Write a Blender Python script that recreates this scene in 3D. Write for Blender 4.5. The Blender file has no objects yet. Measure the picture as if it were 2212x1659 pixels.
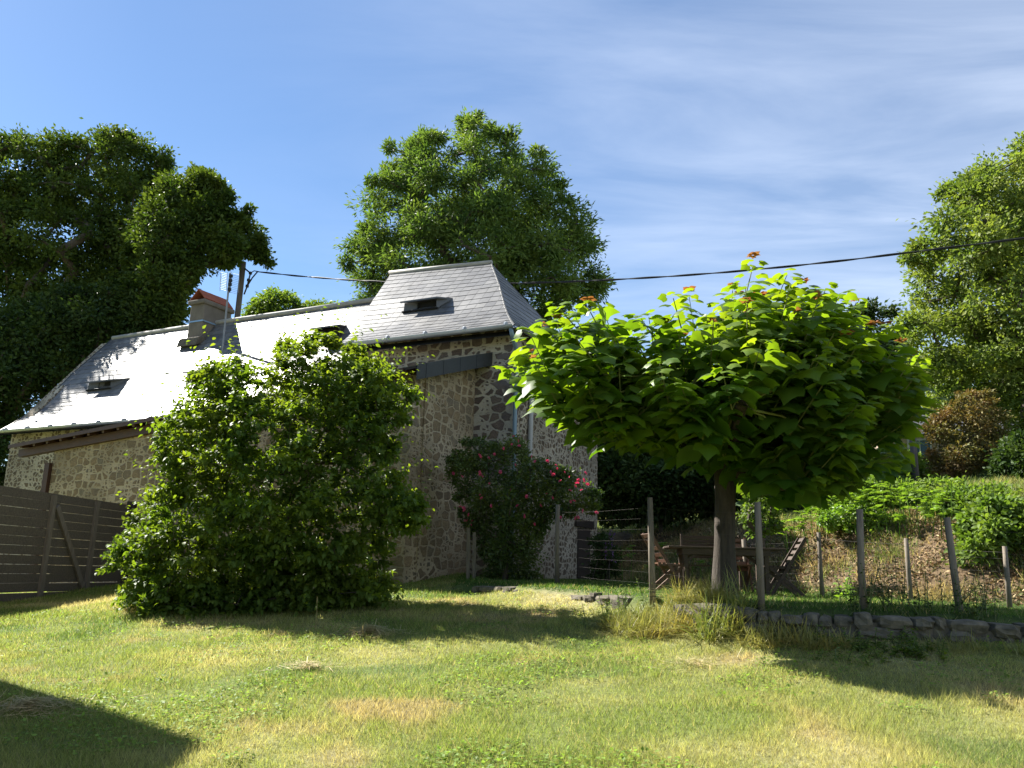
import bpy, math, random
import numpy as np
from mathutils import Matrix, Vector

rng = np.random.default_rng(7)
random.seed(7)
S = bpy.context.scene
COL = S.collection
PI = math.pi

# ------------------------------------------------------------------ camera model
FPX, PITCH, ROLL = 1800.0, math.radians(12.7), math.radians(1.5)
EYE = np.array([0.0, 0.0, 1.6])
_F = np.array([0, math.cos(PITCH), math.sin(PITCH)])
_U0 = np.array([0, -math.sin(PITCH), math.cos(PITCH)])
_R0 = np.array([1.0, 0, 0])
_R = _R0 * math.cos(ROLL) + _U0 * math.sin(ROLL)
_U = -_R0 * math.sin(ROLL) + _U0 * math.cos(ROLL)


def at(px, py, Y):
    """world point seen in direction (px,py) at distance Y in front of the viewpoint (survey helper)"""
    d = _F + _R * ((px - 1106) / FPX) + _U * ((829.5 - py) / FPX)
    return EYE + d * (Y / d[1])


def at_arr(px, py, Y):
    d = _F[None] + _R[None] * ((px - 1106) / FPX)[:, None] + _U[None] * ((829.5 - py) / FPX)[:, None]
    return EYE[None] + d * (Y / d[:, 1])[:, None]


def on_plane(px, py, P, n):
    d = _F + _R * ((px - 1106) / FPX) + _U * ((829.5 - py) / FPX)
    return EYE + d * (np.dot(P - EYE, n) / np.dot(d, n))


# sun: behind the house, to the left
SUN_EL = math.radians(42.5)
_sa = np.array([-0.785, 0.62]); _sa /= np.linalg.norm(_sa)
SUN = np.array([_sa[0] * math.cos(SUN_EL), _sa[1] * math.cos(SUN_EL), math.sin(SUN_EL)])

# ------------------------------------------------------------------ object helpers


def tag(o, label=None, cat=None, group=None, kind=None):
    if label: o['label'] = label
    if cat: o['category'] = cat
    if group: o['group'] = group
    if kind: o['kind'] = kind
    return o


def empty(name, loc, rz=0.0):
    o = bpy.data.objects.new(name, None)
    COL.objects.link(o)
    o.location = [float(v) for v in loc]
    o.rotation_euler = (0, 0, rz)
    o.empty_display_size = 0.3
    return o


def link(name, me, material=None, parent=None):
    o = bpy.data.objects.new(name, me)
    COL.objects.link(o)
    if material: me.materials.append(material)
    if parent: o.parent = parent
    return o


def copy_tree(o, parent=None):
    c = o.copy(); COL.objects.link(c)
    if parent: c.parent = parent
    for ch in list(o.children):
        copy_tree(ch, c)
    return c


def np_mesh(name, V, Fc, attrs=None, smooth=False):
    """V (n,3), Fc (m,k) uniform faces; attrs {name: per-vertex float (n,) or colour (n,3)}"""
    me = bpy.data.meshes.new(name)
    n, (m, k) = len(V), Fc.shape
    me.vertices.add(n); me.vertices.foreach_set('co', np.ascontiguousarray(V, np.float32).ravel())
    me.loops.add(m * k); me.loops.foreach_set('vertex_index', np.ascontiguousarray(Fc, np.int32).ravel())
    me.polygons.add(m)
    me.polygons.foreach_set('loop_start', np.arange(0, m * k, k, dtype=np.int32))
    me.polygons.foreach_set('loop_total', np.full(m, k, np.int32))
    if smooth: me.polygons.foreach_set('use_smooth', np.ones(m, bool))
    me.update(calc_edges=True)
    for a, v in (attrs or {}).items():
        if v.ndim == 1:
            at_ = me.attributes.new(a, 'FLOAT', 'POINT'); at_.data.foreach_set('value', v.astype(np.float32))
        else:
            at_ = me.attributes.new(a, 'FLOAT_COLOR', 'POINT')
            c = np.ones((n, 4), np.float32); c[:, :3] = v
            at_.data.foreach_set('color', c.ravel())
    return me


class MB:
    def __init__(self): self.v = []; self.f = []

    def add(self, verts, faces):
        b = len(self.v)
        self.v += [tuple(float(c) for c in p) for p in verts]
        self.f += [tuple(b + i for i in f) for f in faces]
        return self

    def box(self, c, s, M=None):
        c = np.array(c, float); h = np.array(s, float) / 2
        P = [np.array((x, y, z)) * h for x in (-1, 1) for y in (-1, 1) for z in (-1, 1)]
        if M is not None: P = [np.array(M @ Vector(p)) for p in P]
        P = [p + c for p in P]
        return self.add(P, [(0, 1, 3, 2), (4, 6, 7, 5), (0, 4, 5, 1), (2, 3, 7, 6), (0, 2, 6, 4), (1, 5, 7, 3)])

    def bar(self, a, b, w, h, side=(0, 0, 1), taper=1.0):
        """rectangular bar from a to b; w along the 'side-ish' axis, h across"""
        a = np.array(a, float); b = np.array(b, float); d = b - a; d /= np.linalg.norm(d)
        s = np.array(side, float); s -= d * np.dot(s, d)
        if np.linalg.norm(s) < 1e-6: s = np.array((1.0, 0, 0)); s -= d * np.dot(s, d)
        s /= np.linalg.norm(s); t = np.cross(d, s)
        P = []
        for q, k in ((a, 1.0), (b, taper)):
            for i, j in ((-1, -1), (1, -1), (1, 1), (-1, 1)):
                P.append(q + s * (w / 2 * i * k) + t * (h / 2 * j * k))
        return self.add(P, [(3, 2, 1, 0), (4, 5, 6, 7), (0, 1, 5, 4), (1, 2, 6, 5), (2, 3, 7, 6), (3, 0, 4, 7)])

    def tube(self, pts, radii, sides=8, wob=0.0):
        pts = [np.array(p, float) for p in pts]
        if np.isscalar(radii): radii = [radii] * len(pts)
        rings = []; n0 = None
        for i, p in enumerate(pts):
            d = pts[min(i + 1, len(pts) - 1)] - pts[max(i - 1, 0)]
            d = d / (np.linalg.norm(d) + 1e-9)
            if n0 is None:
                n0 = np.cross(d, (0, 0, 1.0))
                if np.linalg.norm(n0) < .05: n0 = np.cross(d, (1.0, 0, 0))
            n0 = n0 - d * np.dot(n0, d); n0 /= np.linalg.norm(n0) + 1e-9
            b = np.cross(d, n0)
            ring = []
            for k in range(sides):
                a = 2 * PI * k / sides
                rr = radii[i] * (1 + wob * (random.random() - .5))
                ring.append(p + (n0 * math.cos(a) + b * math.sin(a)) * rr)
            rings.append(ring)
        V = [q for r in rings for q in r]; Fs = []
        for i in range(len(pts) - 1):
            for k in range(sides):
                k2 = (k + 1) % sides
                Fs.append((i * sides + k, i * sides + k2, (i + 1) * sides + k2, (i + 1) * sides + k))
        Fs.append(tuple(range(sides - 1, -1, -1)))
        Fs.append(tuple((len(pts) - 1) * sides + k for k in range(sides)))
        return self.add(V, Fs)

    def poly_prism(self, poly, vec):
        """poly: list of 3D points, extruded by vec"""
        n = len(poly); vec = np.array(vec, float)
        V = [np.array(p, float) for p in poly] + [np.array(p, float) + vec for p in poly]
        Fs = [tuple(range(n - 1, -1, -1)), tuple(range(n, 2 * n))]
        for i in range(n):
            j = (i + 1) % n
            Fs.append((i, j, n + j, n + i))
        return self.add(V, Fs)

    def build(self, name, material, parent=None, smooth=False, bevel=0.0):
        me = bpy.data.meshes.new(name)
        me.from_pydata(self.v, [], self.f); me.validate(); me.update()
        if smooth:
            for p in me.polygons: p.use_smooth = True
        o = link(name, me, material, parent)
        if bevel:
            b = o.modifiers.new('bevel', 'BEVEL'); b.width = bevel; b.segments = 2; b.limit_method = 'ANGLE'
        return o


def _cube(n=3):
    idx = {}; V = []; Fs = []
    def vid(p):
        k = tuple(np.round(p, 4))
        if k not in idx: idx[k] = len(V); V.append(k)
        return idx[k]
    for ax in range(3):
        for sg in (-1, 1):
            for i in range(n):
                for j in range(n):
                    q = []
                    for a, b in ((i, j), (i + 1, j), (i + 1, j + 1), (i, j + 1)):
                        p = [0, 0, 0]; p[ax] = sg; p[(ax + 1) % 3] = -1 + 2 * a / n; p[(ax + 2) % 3] = -1 + 2 * b / n; q.append(vid(p))
                    Fs.append(tuple(q) if sg > 0 else tuple(q[::-1]))
    return np.array(V, float), Fs


CUBE_V, CUBE_F = _cube()


# ------------------------------------------------------------------ noise (numpy)
_lat = rng.random((256, 256))


def vnoise(x, y, scale, ox=0.0, oy=0.0):
    x = x / scale + ox + 1000; y = y / scale + oy + 1000
    xi = np.floor(x).astype(int); yi = np.floor(y).astype(int)
    fx = x - xi; fy = y - yi
    fx = fx * fx * (3 - 2 * fx); fy = fy * fy * (3 - 2 * fy)
    g = lambda a, b: _lat[a % 256, b % 256]
    return (g(xi, yi) * (1 - fx) + g(xi + 1, yi) * fx) * (1 - fy) + (g(xi, yi + 1) * (1 - fx) + g(xi + 1, yi + 1) * fx) * fy


def fbm(x, y, scale, ox=0.0, oct=4):
    s = 0; a = 1; t = 0
    for i in range(oct):
        s = s + a * vnoise(x, y, scale / 2 ** i, ox + 17.3 * i, ox * 0.7 + 9.1 * i); t += a; a *= .5
    return s / t


def sstep(a, b, x):
    t = np.clip((x - a) / (b - a), 0, 1)
    return t * t * (3 - 2 * t)


# ------------------------------------------------------------------ materials
def new_mat(name):
    m = bpy.data.materials.new(name); m.use_nodes = True
    nt = m.node_tree
    return m, nt, nt.nodes['Principled BSDF'], nt.nodes['Material Output']


def N(nt, t, **kw):
    n = nt.nodes.new(t)
    for k, v in kw.items():
        if k.startswith('i_'):
            key = k[2:]
            n.inputs[int(key) if key.isdigit() else key].default_value = v
        else: setattr(n, k, v)
    return n


def ramp(nt, stops):
    r = nt.nodes.new('ShaderNodeValToRGB')
    el = r.color_ramp.elements
    while len(el) < len(stops): el.new(0.5)
    for e, (p, c) in zip(el, stops):
        e.position = p; e.color = (*c, 1) if len(c) == 3 else c
    return r


def mixc(nt, fac, a, b, blend='MIX'):
    m = nt.nodes.new('ShaderNodeMix'); m.data_type = 'RGBA'; m.blend_type = blend
    L = nt.links
    for sock, v in ((m.inputs['Factor'], fac), (m.inputs['A'], a), (m.inputs['B'], b)):
        if isinstance(v, bpy.types.NodeSocket): L.new(v, sock)
        elif isinstance(v, (int, float)): sock.default_value = v
        else: sock.default_value = (*v, 1) if len(v) == 3 else v
    return m.outputs['Result']


def mathn(nt, op, a, b=None, clamp=False):
    m = nt.nodes.new('ShaderNodeMath'); m.operation = op; m.use_clamp = clamp
    for i, v in enumerate((a, b)):
        if v is None: continue
        if isinstance(v, bpy.types.NodeSocket): nt.links.new(v, m.inputs[i])
        else: m.inputs[i].default_value = v
    return m.outputs[0]


def leaf_mat(name, ca, cb, trans=0.35, tcol=None, rough=.45, spec=.4):
    m, nt, b, out = new_mat(name)
    L = nt.links
    a = N(nt, 'ShaderNodeAttribute', attribute_name='tint')
    c = mixc(nt, a.outputs['Fac'], ca, cb)
    # colour drifts a little from one part of the plant to another
    tc = N(nt, 'ShaderNodeTexCoord'); nz = N(nt, 'ShaderNodeTexNoise', i_Scale=1.3, i_Detail=3.0); L.new(tc.outputs['Object'], nz.inputs['Vector'])
    vr = ramp(nt, [(.3, (.74, .86, .78)), (.5, (1, 1, 1)), (.72, (1.28, 1.10, .95))]); L.new(nz.outputs[0], vr.inputs[0])
    c = mixc(nt, 1.0, c, vr.outputs[0], 'MULTIPLY')
    L.new(c, b.inputs['Base Color'])
    b.inputs['Roughness'].default_value = rough
    b.inputs['Specular IOR Level'].default_value = spec
    tr = N(nt, 'ShaderNodeBsdfTranslucent')
    L.new(mixc(nt, 1.0, c, tcol or (1.6, 1.7, .6), 'MULTIPLY'), tr.inputs['Color'])
    mx = N(nt, 'ShaderNodeMixShader', i_0=trans)
    L.new(b.outputs[0], mx.inputs[1]); L.new(tr.outputs[0], mx.inputs[2]); L.new(mx.outputs[0], out.inputs['Surface'])
    return m


def plain_mat(name, c1, c2=None, scale=6.0, rough=.7, stretch=(1, 1, 1), bump=.0, metal=0.0, spec=.4, detail=6, coord='Object'):
    m, nt, b, out = new_mat(name)
    L = nt.links
    tc = N(nt, 'ShaderNodeTexCoord'); mp = N(nt, 'ShaderNodeMapping'); mp.inputs['Scale'].default_value = stretch
    L.new(tc.outputs[coord], mp.inputs[0])
    nz = N(nt, 'ShaderNodeTexNoise', i_Scale=scale, i_Detail=float(detail), i_Roughness=.65)
    L.new(mp.outputs[0], nz.inputs['Vector'])
    r = ramp(nt, [(.3, c1), (.7, c2 or tuple(x * .6 for x in c1))])
    L.new(nz.outputs[0], r.inputs[0]); L.new(r.outputs[0], b.inputs['Base Color'])
    b.inputs['Roughness'].default_value = rough; b.inputs['Metallic'].default_value = metal
    b.inputs['Specular IOR Level'].default_value = spec
    if bump:
        bp = N(nt, 'ShaderNodeBump', i_Strength=bump, i_Distance=.02)
        L.new(nz.outputs[0], bp.inputs['Height']); L.new(bp.outputs[0], b.inputs['Normal'])
    return m


def stone_mat(name, stones, mortar, scale, zs, mortar_w, mortar_var, split=.5, rnd=.85):
    """rubble masonry on the wall's own metres: big stones, some replaced by groups of small ones, in lime mortar"""
    m, nt, b, out = new_mat(name); L = nt.links
    tc = N(nt, 'ShaderNodeTexCoord'); sp = N(nt, 'ShaderNodeSeparateXYZ'); L.new(tc.outputs['Object'], sp.inputs[0])
    xy = mathn(nt, 'ADD', sp.outputs[0], sp.outputs[1])
    zz = mathn(nt, 'MULTIPLY', sp.outputs[2], zs)
    cb = N(nt, 'ShaderNodeCombineXYZ'); L.new(xy, cb.inputs[0]); L.new(zz, cb.inputs[1])
    v = cb.outputs[0]
    for nsc, amp in ((1.4, .2), (5.0, .08), (14.0, .03), (30., .012)):
        nd = N(nt, 'ShaderNodeTexNoise', i_Scale=nsc, i_Detail=2.0); L.new(cb.outputs[0], nd.inputs['Vector'])
        vs = N(nt, 'ShaderNodeVectorMath', operation='SUBTRACT'); L.new(nd.outputs['Color'], vs.inputs[0]); vs.inputs[1].default_value = (.5, .5, .5)
        vm = N(nt, 'ShaderNodeVectorMath', operation='SCALE'); L.new(vs.outputs[0], vm.inputs[0]); vm.inputs['Scale'].default_value = amp
        va = N(nt, 'ShaderNodeVectorMath', operation='ADD'); L.new(v, va.inputs[0]); L.new(vm.outputs[0], va.inputs[1]); v = va.outputs[0]

    def vor(sc_, off):
        mo = N(nt, 'ShaderNodeVectorMath', operation='ADD'); L.new(v, mo.inputs[0]); mo.inputs[1].default_value = (off, off * .7, 0)
        f1 = N(nt, 'ShaderNodeTexVoronoi', feature='F1', voronoi_dimensions='2D', i_Scale=sc_, i_Randomness=rnd)
        fe = N(nt, 'ShaderNodeTexVoronoi', feature='DISTANCE_TO_EDGE', voronoi_dimensions='2D', i_Scale=sc_, i_Randomness=rnd)
        L.new(mo.outputs[0], f1.inputs['Vector']); L.new(mo.outputs[0], fe.inputs['Vector'])
        se = N(nt, 'ShaderNodeSeparateColor'); L.new(f1.outputs['Color'], se.inputs[0])
        return se, mathn(nt, 'DIVIDE', fe.outputs['Distance'], sc_)
    A, da = vor(scale, 0); B, db = vor(scale * 2.1, 3.3)
    use = mathn(nt, 'LESS_THAN', A.outputs[1], split)
    dmin = mathn(nt, 'MINIMUM', da, db)
    def sel(x, y): return mathn(nt, 'ADD', mathn(nt, 'MULTIPLY', y, use), mathn(nt, 'MULTIPLY', x, mathn(nt, 'SUBTRACT', 1.0, use)))
    dist = sel(da, dmin); hue = sel(A.outputs[0], B.outputs[0]); r3 = sel(A.outputs[2], B.outputs[2])
    fine = N(nt, 'ShaderNodeTexNoise', i_Scale=20.0, i_Detail=6.0, i_Roughness=.72); L.new(cb.outputs[0], fine.inputs['Vector'])
    mid = N(nt, 'ShaderNodeTexNoise', i_Scale=6.0, i_Detail=4.0, i_Roughness=.6); L.new(v, mid.inputs['Vector'])
    wide = N(nt, 'ShaderNodeTexNoise', i_Scale=.7, i_Detail=5.0); L.new(cb.outputs[0], wide.inputs['Vector'])
    thr = mathn(nt, 'ADD', mathn(nt, 'MULTIPLY', mathn(nt, 'POWER', r3, 2.5), mortar_var), mortar_w)
    thr = mathn(nt, 'ADD', thr, mathn(nt, 'MULTIPLY', mathn(nt, 'SUBTRACT', mid.outputs[0], .5), .06))
    msk = mathn(nt, 'MULTIPLY', mathn(nt, 'SUBTRACT', dist, thr), 75.0, clamp=True)
    rs = ramp(nt, [(i / max(1, len(stones) - 1), c) for i, c in enumerate(stones)]); L.new(hue, rs.inputs[0])
    fr = ramp(nt, [(.25, (.5, .5, .5)), (.75, (1.35, 1.3, 1.22))]); L.new(fine.outputs[0], fr.inputs[0])
    scol = mixc(nt, 1.0, rs.outputs[0], fr.outputs[0], 'MULTIPLY')
    mr = ramp(nt, [(.3, (.75, .75, .78)), (.7, (1.2, 1.15, 1.05))]); L.new(mid.outputs[0], mr.inputs[0])
    scol = mixc(nt, 1.0, scol, mr.outputs[0], 'MULTIPLY')
    wr = ramp(nt, [(.32, (.62, .60, .56)), (.66, (1.12, 1.1, 1.06))]); L.new(wide.outputs[0], wr.inputs[0])
    mcol = mixc(nt, 1.0, mortar, wr.outputs[0], 'MULTIPLY')
    mcol = mixc(nt, .45, mcol, fr.outputs[0], 'MULTIPLY')
    L.new(mixc(nt, mathn(nt, 'MULTIPLY', msk, .94), mcol, scol), b.inputs['Base Color'])
    b.inputs['Roughness'].default_value = .92; b.inputs['Specular IOR Level'].default_value = .15
    h = mathn(nt, 'ADD', mathn(nt, 'MULTIPLY', msk, .7), mathn(nt, 'ADD', mathn(nt, 'MULTIPLY', fine.outputs[0], .45), mathn(nt, 'MULTIPLY', mid.outputs[0], .5)))
    bp = N(nt, 'ShaderNodeBump', i_Strength=1.0, i_Distance=.04); L.new(h, bp.inputs['Height']); L.new(bp.outputs[0], b.inputs['Normal'])
    return m


def slate_mat(name, c1, c2, rough=.36, stain=.5, spec=.5):
    m, nt, b, out = new_mat(name); L = nt.links
    a = N(nt, 'ShaderNodeAttribute', attribute_name='tint')
    tc = N(nt, 'ShaderNodeTexCoord')
    nz = N(nt, 'ShaderNodeTexNoise', i_Scale=1.1, i_Detail=6.0, i_Roughness=.7); L.new(tc.outputs['Object'], nz.inputs['Vector'])
    n2 = N(nt, 'ShaderNodeTexNoise', i_Scale=25.0, i_Detail=3.0); L.new(tc.outputs['Object'], n2.inputs['Vector'])
    c = mixc(nt, a.outputs['Fac'], c1, c2)
    rr = ramp(nt, [(.35, (1 - stain,) * 3), (.6, (1, 1, 1))]); L.new(nz.outputs[0], rr.inputs[0])
    c = mixc(nt, .8, c, rr.outputs[0], 'MULTIPLY')
    L.new(c, b.inputs['Base Color'])
    rg = mathn(nt, 'ADD', mathn(nt, 'MULTIPLY', n2.outputs[0], .12), rough - .06); L.new(rg, b.inputs['Roughness'])
    b.inputs['Specular IOR Level'].default_value = spec
    bp = N(nt, 'ShaderNodeBump', i_Strength=.15, i_Distance=.002); L.new(n2.outputs[0], bp.inputs['Height']); L.new(bp.outputs[0], b.inputs['Normal'])
    return m


def attr_mat(name, rough=.8, trans=0.0, noise=0.0, nscale=30.0, tmul=(1.3, 1.4, .7), spec=.25):
    m, nt, b, out = new_mat(name); L = nt.links
    a = N(nt, 'ShaderNodeAttribute', attribute_name='col')
    c = a.outputs['Color']
    if noise:
        tc = N(nt, 'ShaderNodeTexCoord')
        nz = N(nt, 'ShaderNodeTexNoise', i_Scale=nscale, i_Detail=6.0, i_Roughness=.75); L.new(tc.outputs['Object'], nz.inputs['Vector'])
        r = ramp(nt, [(.3, (1 - noise,) * 3), (.7, (1 + noise,) * 3)]); L.new(nz.outputs[0], r.inputs[0])
        c = mixc(nt, 1.0, c, r.outputs[0], 'MULTIPLY')
        bp = N(nt, 'ShaderNodeBump', i_Strength=.8, i_Distance=.05); L.new(nz.outputs[0], bp.inputs['Height']); L.new(bp.outputs[0], b.inputs['Normal'])
    L.new(c, b.inputs['Base Color'])
    b.inputs['Roughness'].default_value = rough; b.inputs['Specular IOR Level'].default_value = spec
    if trans:
        tr = N(nt, 'ShaderNodeBsdfTranslucent'); L.new(mixc(nt, 1.0, c, tmul, 'MULTIPLY'), tr.inputs['Color'])
        mx = N(nt, 'ShaderNodeMixShader', i_0=trans)
        L.new(b.outputs[0], mx.inputs[1]); L.new(tr.outputs[0], mx.inputs[2]); L.new(mx.outputs[0], out.inputs['Surface'])
    return m


M = {}
M['wall_lean'] = stone_mat('rubble_warm', [(.165, .125, .08), (.27, .205, .13), (.20, .155, .105), (.31, .235, .145), (.19, .17, .135), (.25, .175, .105)], (.45, .375, .265), 3.5, 1.38, .014, .038, .45, .66)
M['wall_tower'] = stone_mat('rubble_pale', [(.11, .08, .075), (.19, .14, .12), (.13, .11, .105), (.22, .16, .12)], (.50, .45, .38), 3.3, 1.45, .020, .055, .5, .68)
M['wall_side'] = stone_mat('rubble_small', [(.10, .075, .055), (.17, .13, .09), (.14, .11, .085)], (.45, .40, .325), 6.0, 1.25, .013, .03, .35)
M['wall_low'] = plain_mat('lichened_stone', (.18, .155, .115), (.06, .055, .04), 9, .95, (1, 1, 1.4), .9)
M['slate'] = slate_mat('slate', (.105, .105, .11), (.20, .195, .19), .44, .55, .24)
M['slate_tower'] = slate_mat('slate_tower', (.11, .11, .115), (.185, .18, .175), .42, .55)
M['slate_dark'] = slate_mat('slate_dark', (.035, .038, .04), (.06, .06, .062), .5)
M['zinc'] = plain_mat('zinc', (.42, .45, .48), (.30, .33, .36), 3, .45, metal=.6)
M['ridge'] = plain_mat('ridge_mortar', (.40, .38, .35), (.27, .26, .24), 4, .7)
M['timber'] = plain_mat('brown_timber', (.085, .04, .022), (.05, .024, .014), 5, .6, (1, 6, 6), .3)
M['timber_dark'] = plain_mat('dark_timber', (.035, .022, .016), (.02, .014, .01), 5, .7, (4, 4, 1), .3)
M['board'] = plain_mat('weathered_board', (.15, .122, .092), (.07, .057, .043), 4, .8, (1, 9, 9), .4)
M['post'] = plain_mat('grey_post', (.22, .185, .145), (.11, .09, .07), 9, .85, (3, 3, .35), .5)
M['teak'] = plain_mat('teak', (.17, .085, .05), (.10, .05, .03), 6, .55, (6, 6, 1), .2)
M['table_wood'] = plain_mat('old_table_wood', (.085, .055, .038), (.045, .03, .022), 6, .7, (1, 5, 5), .3)
M['bark'] = plain_mat('bark', (.115, .09, .07), (.05, .04, .032), 7, .9, (3, 3, .6), .9)
M['bark_grey'] = plain_mat('bark_catalpa', (.075, .058, .044), (.028, .022, .018), 8, .9, (2.5, 2.5, .5), .9)
M['render'] = plain_mat('cement_render', (.21, .18, .145), (.12, .10, .082), 2.2, .9, (1, 1, .5), .4)
M['render_rough'] = plain_mat('cement_slab', (.16, .135, .105), (.08, .07, .055), 9, .95, (1, 1, 1), .8)
M['tile'] = plain_mat('clay_tile', (.40, .105, .045), (.24, .065, .035), 7, .75, (1, 1, 1), .3)
M['strap'] = plain_mat('strap', (.30, .42, .55), (.22, .33, .45), 3, .4, metal=.4)
M['pipe'] = plain_mat('zinc_pipe', (.20, .27, .32), (.15, .20, .25), 2, .45, metal=.3)
M['pipe_pale'] = plain_mat('pale_pipe', (.45, .43, .40), (.36, .34, .31), 2, .6)
M['wire'] = plain_mat('galvanised_wire', (.07, .06, .05), (.04, .035, .03), 8, .8)
M['cable'] = plain_mat('black_cable', (.02, .02, .022), (.012, .012, .012), 8, .5)
M['alu'] = plain_mat('aerial_metal', (.28, .29, .31), (.2, .21, .22), 8, .6)
M['black'] = plain_mat('dark_opening', (.012, .011, .010), (.006, .006, .006), 3, .9)
M['stain_door'] = plain_mat('old_door', (.045, .03, .022), (.025, .018, .014), 5, .8, (5, 5, 1), .3)
M['lead'] = plain_mat('lead_flashing', (.50, .50, .50), (.36, .36, .37), 5, .5)
M['pole'] = plain_mat('pole_wood', (.20, .165, .13), (.10, .082, .066), 6, .9, (4, 4, .3), .5)
M['render_far'] = plain_mat('pink_render', (.42, .32, .25), (.34, .26, .20), 3, .9)
M['glass'] = plain_mat('window_glass', (.10, .17, .24), (.08, .13, .18), 2, .1)
M['petal'] = leaf_mat('rose_petal', (.62, .05, .17), (.74, .14, .29), .3, (1.2, .5, .6), .5)
M['purple'] = leaf_mat('purple_petal', (.16, .06, .20), (.22, .10, .27), .3, (1.2, .8, 1.3), .5)

M['leaf_bush'] = leaf_mat('bush_leaf', (.045, .085, .018), (.125, .19, .035), .42, (2.3, 2.1, .45), .55, .22)
M['leaf_oak'] = leaf_mat('oak_leaf', (.036, .066, .015), (.09, .13, .028), .3, (1.7, 1.7, .6), .6, .16)
M['leaf_ash'] = leaf_mat('ash_leaf', (.07, .118, .034), (.15, .215, .06), .32, (1.6, 1.7, .6), .6, .16)
M['leaf_lime'] = leaf_mat('light_leaf', (.10, .145, .036), (.215, .26, .068), .35, (1.5, 1.6, .6), .6, .16)
M['leaf_shrub'] = leaf_mat('shrub_leaf', (.07, .12, .022), (.17, .24, .05), .35, (1.6, 1.7, .6), .6, .16)
M['leaf_brown'] = leaf_mat('brown_leaf', (.17, .10, .045), (.14, .145, .04), .25, (1.4, 1.3, .7), .6, .16)
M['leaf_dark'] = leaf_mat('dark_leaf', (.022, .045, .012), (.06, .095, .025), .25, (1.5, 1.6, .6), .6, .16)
M['leaf_catalpa'] = leaf_mat('catalpa_leaf', (.032, .085, .012), (.15, .235, .026), .47, (2.15, 2.0, .42), .45, .35)
M['leaf_young'] = leaf_mat('young_leaf', (.26, .10, .055), (.30, .17, .06), .35, (1.4, 1.2, .7), .5)
M['leaf_rose'] = leaf_mat('rose_leaf', (.045, .075, .02), (.13, .17, .04), .3, (1.6, 1.7, .6), .45)
M['fern'] = leaf_mat('bracken_frond', (.13, .22, .03), (.22, .32, .06), .4, (1.5, 1.6, .5), .5)
M['straw'] = leaf_mat('straw', (.36, .28, .13), (.56, .47, .26), .2, (1.1, 1.1, .8), .6)
M['longgrass'] = leaf_mat('long_grass', (.14, .19, .045), (.42, .36, .14), .3, (1.3, 1.35, .7), .5)
M['blade'] = attr_mat('grass_blade', .6, .45, tmul=(1.45, 1.42, .95))
M['litter'] = attr_mat('leaf_litter', .85, .12, tmul=(1.1, 1, .8))
M['ground'] = attr_mat('ground', .95, 0, .45, 9.0)

# ------------------------------------------------------------------ terrain
_wx = np.array([-0.9, 0.2, 1.13, 1.85, 2.75, 4.0, 5.7, 14.0])
_wy = np.array([15.8, 14.4, 13.0, 11.3, 9.95, 9.45, 9.25, 8.8])
FOOT = np.array([(-60, 60), (-12, 40), (1.0, 27.2), (3.0, 24.6), (3.2, 19.5), (4.4, 16), (5.9, 13.2), (7.0, 12.1), (14, 8.5), (60, -4)], float)


def quadfit(pts):
    p = np.array(pts, float); x, y, z = p.T
    A = np.stack([np.ones_like(x), x, y, x * y, y * y], 1)
    return np.linalg.lstsq(A, z, rcond=None)[0]


_LQ = quadfit([(-3.34, 14, 1.0), (-9.5, 16.2, .95), (-9, 20.5, .98), (-2, 16.8, 1.17), (0, 6.5, .2), (-3.6, 6.5, .12), (3.8, 6.5, .28),
               (5, 9.3, .93), (2.77, 9.8, 1.0), (.84, 10, .78), (0, 0, -.15), (-3, 10, .68), (0, 13, 1.05)])
_tp = np.array([(1.91, 11.3, 1.36), (2.97, 10, 1.25), (4.03, 9.7, 1.21), (5.48, 10.4, 1.25), (4.6, 14, 1.33), (2.6, 13.8, 1.41), (0, 19, 1.38), (2.45, 24, 1.47), (3.05, 12, 1.43)])
_TQ = np.linalg.lstsq(np.stack([np.ones(len(_tp)), _tp[:, 0], _tp[:, 1]], 1), _tp[:, 2], rcond=None)[0]


def foot_dist(x, y):
    best = np.full(x.shape, 1e9); sign = np.ones(x.shape)
    for a, b in zip(FOOT[:-1], FOOT[1:]):
        d = b - a; t = np.clip(((x - a[0]) * d[0] + (y - a[1]) * d[1]) / (d @ d), 0, 1)
        qx = x - a[0] - t * d[0]; qy = y - a[1] - t * d[1]
        dd = np.hypot(qx, qy); cr = d[0] * (y - a[1]) - d[1] * (x - a[0])
        m = dd < best; best = np.where(m, dd, best); sign = np.where(m, np.where(cr > 0, 1, -1), sign)
    return best * sign


def terrace_w(x, y):
    yw = np.interp(x, _wx, _wy)
    return sstep(0.05, .3, y - yw) * sstep(-1.3, -.5, x)


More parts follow.
